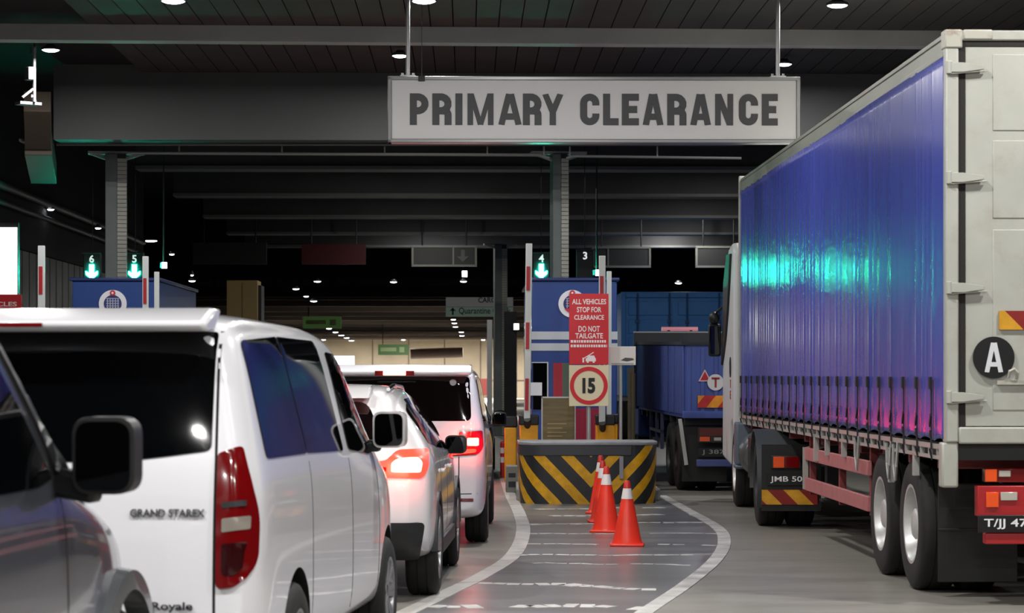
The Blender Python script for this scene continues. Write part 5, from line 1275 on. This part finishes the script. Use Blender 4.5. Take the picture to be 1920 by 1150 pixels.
def quarantine():
    Y = 75.0; s = Y/F; x0, x1, y0, y1 = 836, 962, 555, 594; cx, cz = WX((x0+x1)/2, Y), WZ((y0+y1)/2, Y); w, h = (x1-x0)*s, (y1-y0)*s
    root = empty('quarantine_sign', (cx, Y, cz), BR, 'two-row hanging sign reading Quarantine Check in green', 'sign')
    X = lambda px: (px-(x0+x1)/2)*s; Z = lambda py: ((y0+y1)/2-py)*s
    lit = mat('sign_dim_white', '#b8bcb8', .5, emit='#b8bcb8', es=.10)
    obj('sign_panel', MB().box(-w/2, w/2, -.05, .05, 0.0, h/2), lit, root)
    lp = obj('sign_panel', MB().box(-w/2, w/2, -.05, .05, -h/2, -.03), mat('sign_dim_green', '#a9c4b4', .5, emit='#a9c4b4', es=.10), root)
    obj('sign_lettering', shift(text_mb('Quarantine Check', X(958)-X(861), 14*s, .01, bold=.01), (X(909), -.06, Z(584))), mat('sign_green_text', '#22513a', .5), lp)
    obj('sign_lettering', shift(text_mb('CARGO', X(940)-X(897), 10*s, .01, bold=.02), (X(918), -.06, Z(563))), M_signtext, root)
    obj('sign_arrow', MB().prism([(X(849), Z(577)), (X(855), Z(584)), (X(850.5), Z(583)), (X(850.5), Z(591)), (X(847.5), Z(591)), (X(847.5), Z(583)), (X(843), Z(584))], 'y', -.062, -.05), M_signtext, lp, smooth=False)
    obj('sign_hanger', MB().cyl((X(875), 0, h/2), (X(875), 0, 4.4-cz), .02, n=8), M_rod, root)
quarantine()
M_grn = mat('green_sign', '#35502c', .5, emit='#4a6a38', es=.25)
def green_sign(x0, x1, y0, y1, Y, label):
    s = Y/F; root = empty('green_sign', (WX((x0+x1)/2, Y), Y, WZ((y0+y1)/2, Y)), BR, label, 'sign'); w, h = (x1-x0)*s, (y1-y0)*s
    obj('sign_panel', MB().box(-w/2, w/2, -.05, .05, -h/2, h/2), M_grn, root)
    obj('sign_print', MB().box(-w*.42, w*.1, -.06, -.04, -h*.15, h*.2).box(w*.2, w*.36, -.06, -.04, -h*.25, h*.25), mat('green_sign_print', '#7f8f62', .5), root)
    obj('sign_hanger', MB().cyl((-w*.35, 0, h/2), (-w*.35, 0, 4.4-WZ((y0+y1)/2, Y)), .025, n=6), M_trim, root)
green_sign(568, 640, 594, 616, 88, 'dim green hanging sign just above the nearest van\'s windscreen')
green_sign(709, 766, 646, 666, 120, 'far green sign above the minivan\'s roof')

# ================================================================== LEFT SIDE
Ms = mat('bright_screen', '#ffffff', .4, emit='#ffffff', es=1.6)
s_ = empty('light_panel', (WX(0, 39) - .3, 39.0, 3.0), BR + R_(0), 'bright white lit panel at the left edge above the van roof', 'lit panel')
obj('screen', MB().box(-1.6, .585, -.04, .0, -.02, 1.12), Ms, s_); obj('screen_frame', MB().box(-1.7, .60, .0, .12, -.1, 1.2), M_trim, s_)
s_ = empty('red_board', (WX(0, 38.5), 38.5, 2.86), BR, 'red board lettered VEHICLES under the bright lit panel', 'sign')
obj('board_panel', MB().box(-1.1, .36, -.02, .02, -.14, .13), M_signred, s_, bevel=.01)
obj('board_lettering', shift(text_mb('VEHICLES', .66, .075, .004, bold=.02), (-.05, -.025, -.03)), M_signwhite, s_)
Y = 50.0
s_ = empty('kiosk', (WX(454, Y), Y, 0), BR, 'plain tan kiosk standing in the dark beyond the first van', 'kiosk')
obj('kiosk_body', MB().box(-.33, .33, 0, .8, 0, WZ(526, Y)), mat('kiosk_tan', '#a58a58', .6, emit=None), s_, bevel=.01)
obj('kiosk_edge', MB().box(.33, .40, .1, .8, 0, WZ(535, Y)), M_trim, s_); obj('kiosk_seam', MB().box(-.01, .01, -.004, .0, 0, WZ(530, Y)), mat('kiosk_seam', '#6f5c3a', .7), s_)
# duct and pipes on the far left, floodlight unit on a bracket
s_ = thing('air_duct', MB().bar((WX(70, 35), 35, WZ(190, 35)), (WX(72, 36), 36.0, WZ(262, 36)), .40, .35).bar((WX(72, 36), 36.0, WZ(270, 36)), (WX(82, 39), 39.0, WZ(325, 39)), .42, .35).box(WX(40, 36), WX(94, 36), 35.8, 36.25, WZ(268, 36), WZ(262, 36)), mat('duct_brown', '#54493f', .6), 'brown boxed air duct below the floodlight at far left', 'duct', bevel=.01)
Yb = 33.0
s_ = empty('floodlight', (WX(62, Yb), Yb, WZ(140, Yb)), R_(35), 'floodlight unit on a bracket in the upper left corner', 'floodlight')
obj('light_case', MB().box(-.10, .0, -.08, .08, -.08, .10), mat('flood_case', '#6d6f70', .4), s_, bevel=.01)
obj('light_face', MB().box(-.095, -.01, -.09, -.079, -.05, .05), mat('flood_face', '#ffffff', .3, emit='#ffffff', es=2.0), s_)
obj('bracket', MB().box(.0, .035, -.02, .02, -.38, .38).bar((0, 0, -.2), (-.16, 0, -.33), .03, .03).bar((0, 0, -.30), (.12, .2, -.38), .05, .04).box(-.18, .14, .02, .22, -.42, -.38).box(-.01, .05, 0, .06, .3, .40), mat('bracket_grey', '#6e7072', .5), s_)
def pipe(pts, r, label, m=M_rod): return thing('conduit_pipe', MB().tube(pts, r, 8), m, label, 'pipe', 'conduits under the bulkhead')
M_pipe = mat('conduit_grey', '#6c6c6a', .5, metal=.3)
obj('drop_rod', MB().cyl((.02, .0, .38), (.02, .0, 6.42-WZ(140, 33.0)), .012, n=8), M_trim, next(o for o in COL.objects if o.name == 'floodlight'))
def cond(pts, r, label):
    mb = MB().tube(pts, r, 8)
    for a, b in zip(pts, pts[1:]):
        k = max(1, int((b[0]-a[0])/1.5))
        for i in range(k):
            t = (i+.5)/k; q = [a[j]+(b[j]-a[j])*t for j in range(3)]; mb.box(q[0]-.012, q[0]+.012, q[1]-.012, q[1]+.012, q[2], 5.275)
    return thing('conduit_pipe', mb, M_pipe, label, 'pipe', 'conduits under the bulkhead')
cond([(WX(106, 36.4), 36.4, 5.245), (WX(1395, 36.4), 36.4, 5.245)], .022, 'upper thin conduit running along under the bulkhead')
cond([(WX(240, 36.5), 36.5, WZ(287, 36.5)), (WX(1010, 36.5), 36.5, WZ(291, 36.5)), (WX(1030, 36.5), 36.5, WZ(297, 36.5))], .026, 'lower conduit under the bulkhead from left column to right column')
cond([(WX(1062, 36.5), 36.5, WZ(297, 36.5)), (WX(1075, 36.5), 36.5, WZ(293, 36.5)), (WX(1390, 36.5), 36.5, WZ(297, 36.5))], .022, 'short conduit under the bulkhead right of the right column')
for z, r, lb in ((5.0, .08, 'thick pipe slanting along the dark left wall'), (4.7, .05, 'thinner pipe just below the thick one on the left wall')):
    mb = MB().tube([(-8.2-.0183*y, y, z) for y in (38, 59)], r, 10)
    thing('wall_pipe', mb, mat('pipe_dark', '#3a3d3d', .5), lb, 'pipe', 'pipes on the left wall')
for px, py, lb in ((308, 497, 'white floodlight head behind lane light five'), (871, 513, 'small white floodlight above the quarantine sign'), (968, 612, 'small white floodlight on the far dark post beside booth four'), (1121, 511, 'small white spotlight beside lane number three')):
    Yq = {871: 71.5, 968: 51.6}.get(px, 40.0); zc = 6.5 if px in (308, 1121) else 0
    s_ = empty('spotlight', (WX(px, Yq), Yq, WZ(py, Yq)), R_(20), lb, 'spotlight', 'small spotlights in the hall')
    k = Yq/40
    obj('spot_case', MB().box(-.05*k, .05*k, 0, .12*k, -.05*k, .05*k), M_trim, s_, bevel=.01); obj('spot_face', MB().box(-.045*k, .045*k, -.012, .0, -.06*k, .045*k), mat('spot_face', '#ffffff', .3, emit='#ffffff', es=4, sample='NONE'), s_)
    zz = WZ(py, Yq); obj('spot_arm', MB().box(-.01*k, .01*k, .04*k, .07*k, .05*k, (6.43-zz) if zc else .12*k) if px != 968 else MB().box(-.04, .02, .05, .28, -.02, .02), M_trim, s_)
# far wall furniture
thing('wall_plate', MB().box(-.45, .45, -.05, 0, -.6, .6), mat('plate_red', '#7d2a28', .5), 'small dark red plate on the pale far wall', 'sign', loc=(WX(906, 169), 169, WZ(726, 169)))
thing('wall_duct', MB().cyl((WX(770, 160), 160, WZ(664, 160)), (WX(868, 160), 160, WZ(661, 160)), .35, n=12), mat('duct_dark', '#4c3a33', .6), 'dark horizontal duct on the pale far wall above the minivan', 'duct')
Yq = 150.0
thing('exit_opening_sign', MB().box(WX(618, Yq), WX(664, Yq), Yq, Yq+.2, WZ(694, Yq), WZ(668, Yq)), Ms, 'bright white panel at the far left end of the hall', 'lit panel')
thing('dark_post', MB().box(-.14, .14, -.14, .14, 0, WZ(585, 52)), M_dark, 'dark square post left of booth four', 'post', loc=(WX(957, 52), 52, 0))
thing('thin_post', MB().box(-.06, .06, -.06, .06, 0, WZ(600, 55)), M_rod, 'thin grey post left of the dark square post', 'post', loc=(WX(918, 55), 55, 0))

s_ = thing('hose_post', MB().box(-.045, .045, -.045, .045, 0, WZ(690, 34)-.0).cyl((.03, -.06, .6), (.03, -.06, WZ(700, 34)), .03, n=10), mat('post_olive', '#3d3622', .6), 'dark olive post with a hose, right of the small white board', 'post', loc=(WX(1183, 34), 34, 0))
s_ = empty('kerb_block', (WX(960, 33.2), 33.2, 0), BR, 'low grey block beside the kerb, left of the striped crash block', 'block')
obj('block_body', MB().box(-.085, .085, 0, .4, 0, WZ(874, 33.2)), mat('block_grey', '#7c7a76', .6), s_, bevel=.015)
obj('block_recess', MB().box(-.05, .05, -.006, .01, .08, .16), M_trim, s_); obj('block_recess', MB().box(-.05, .05, -.006, .01, .22, .28), M_trim, s_)
# panel gaps: one object for each line
for o in [o for o in COL.objects if o.name.split('.')[0] == 'panel_gaps']:
    bm = bmesh.new(); bm.from_mesh(o.data); bmesh.ops.remove_doubles(bm, verts=bm.verts[:], dist=.004)
    seen = set(); comps = []
    for f in bm.faces:
        if f.index in seen: continue
        st = [f]; seen.add(f.index); cp = []
        while st:
            q = st.pop(); cp.append(q)
            for v in q.verts:
                for g in v.link_faces:
                    if g.index not in seen: seen.add(g.index); st.append(g)
        comps.append(cp)
    for cp in comps:
        vi = {}; mb = MB(); vs = []; fs = []
        for f in cp:
            for v in f.verts:
                if v.index not in vi: vi[v.index] = len(vs); vs.append(tuple(v.co))
            fs.append(tuple(vi[v.index] for v in f.verts))
        n = obj('panel_gap', MB().add(vs, fs), M_gap, o.parent); n.location = o.location
    bm.free(); bpy.data.objects.remove(o)
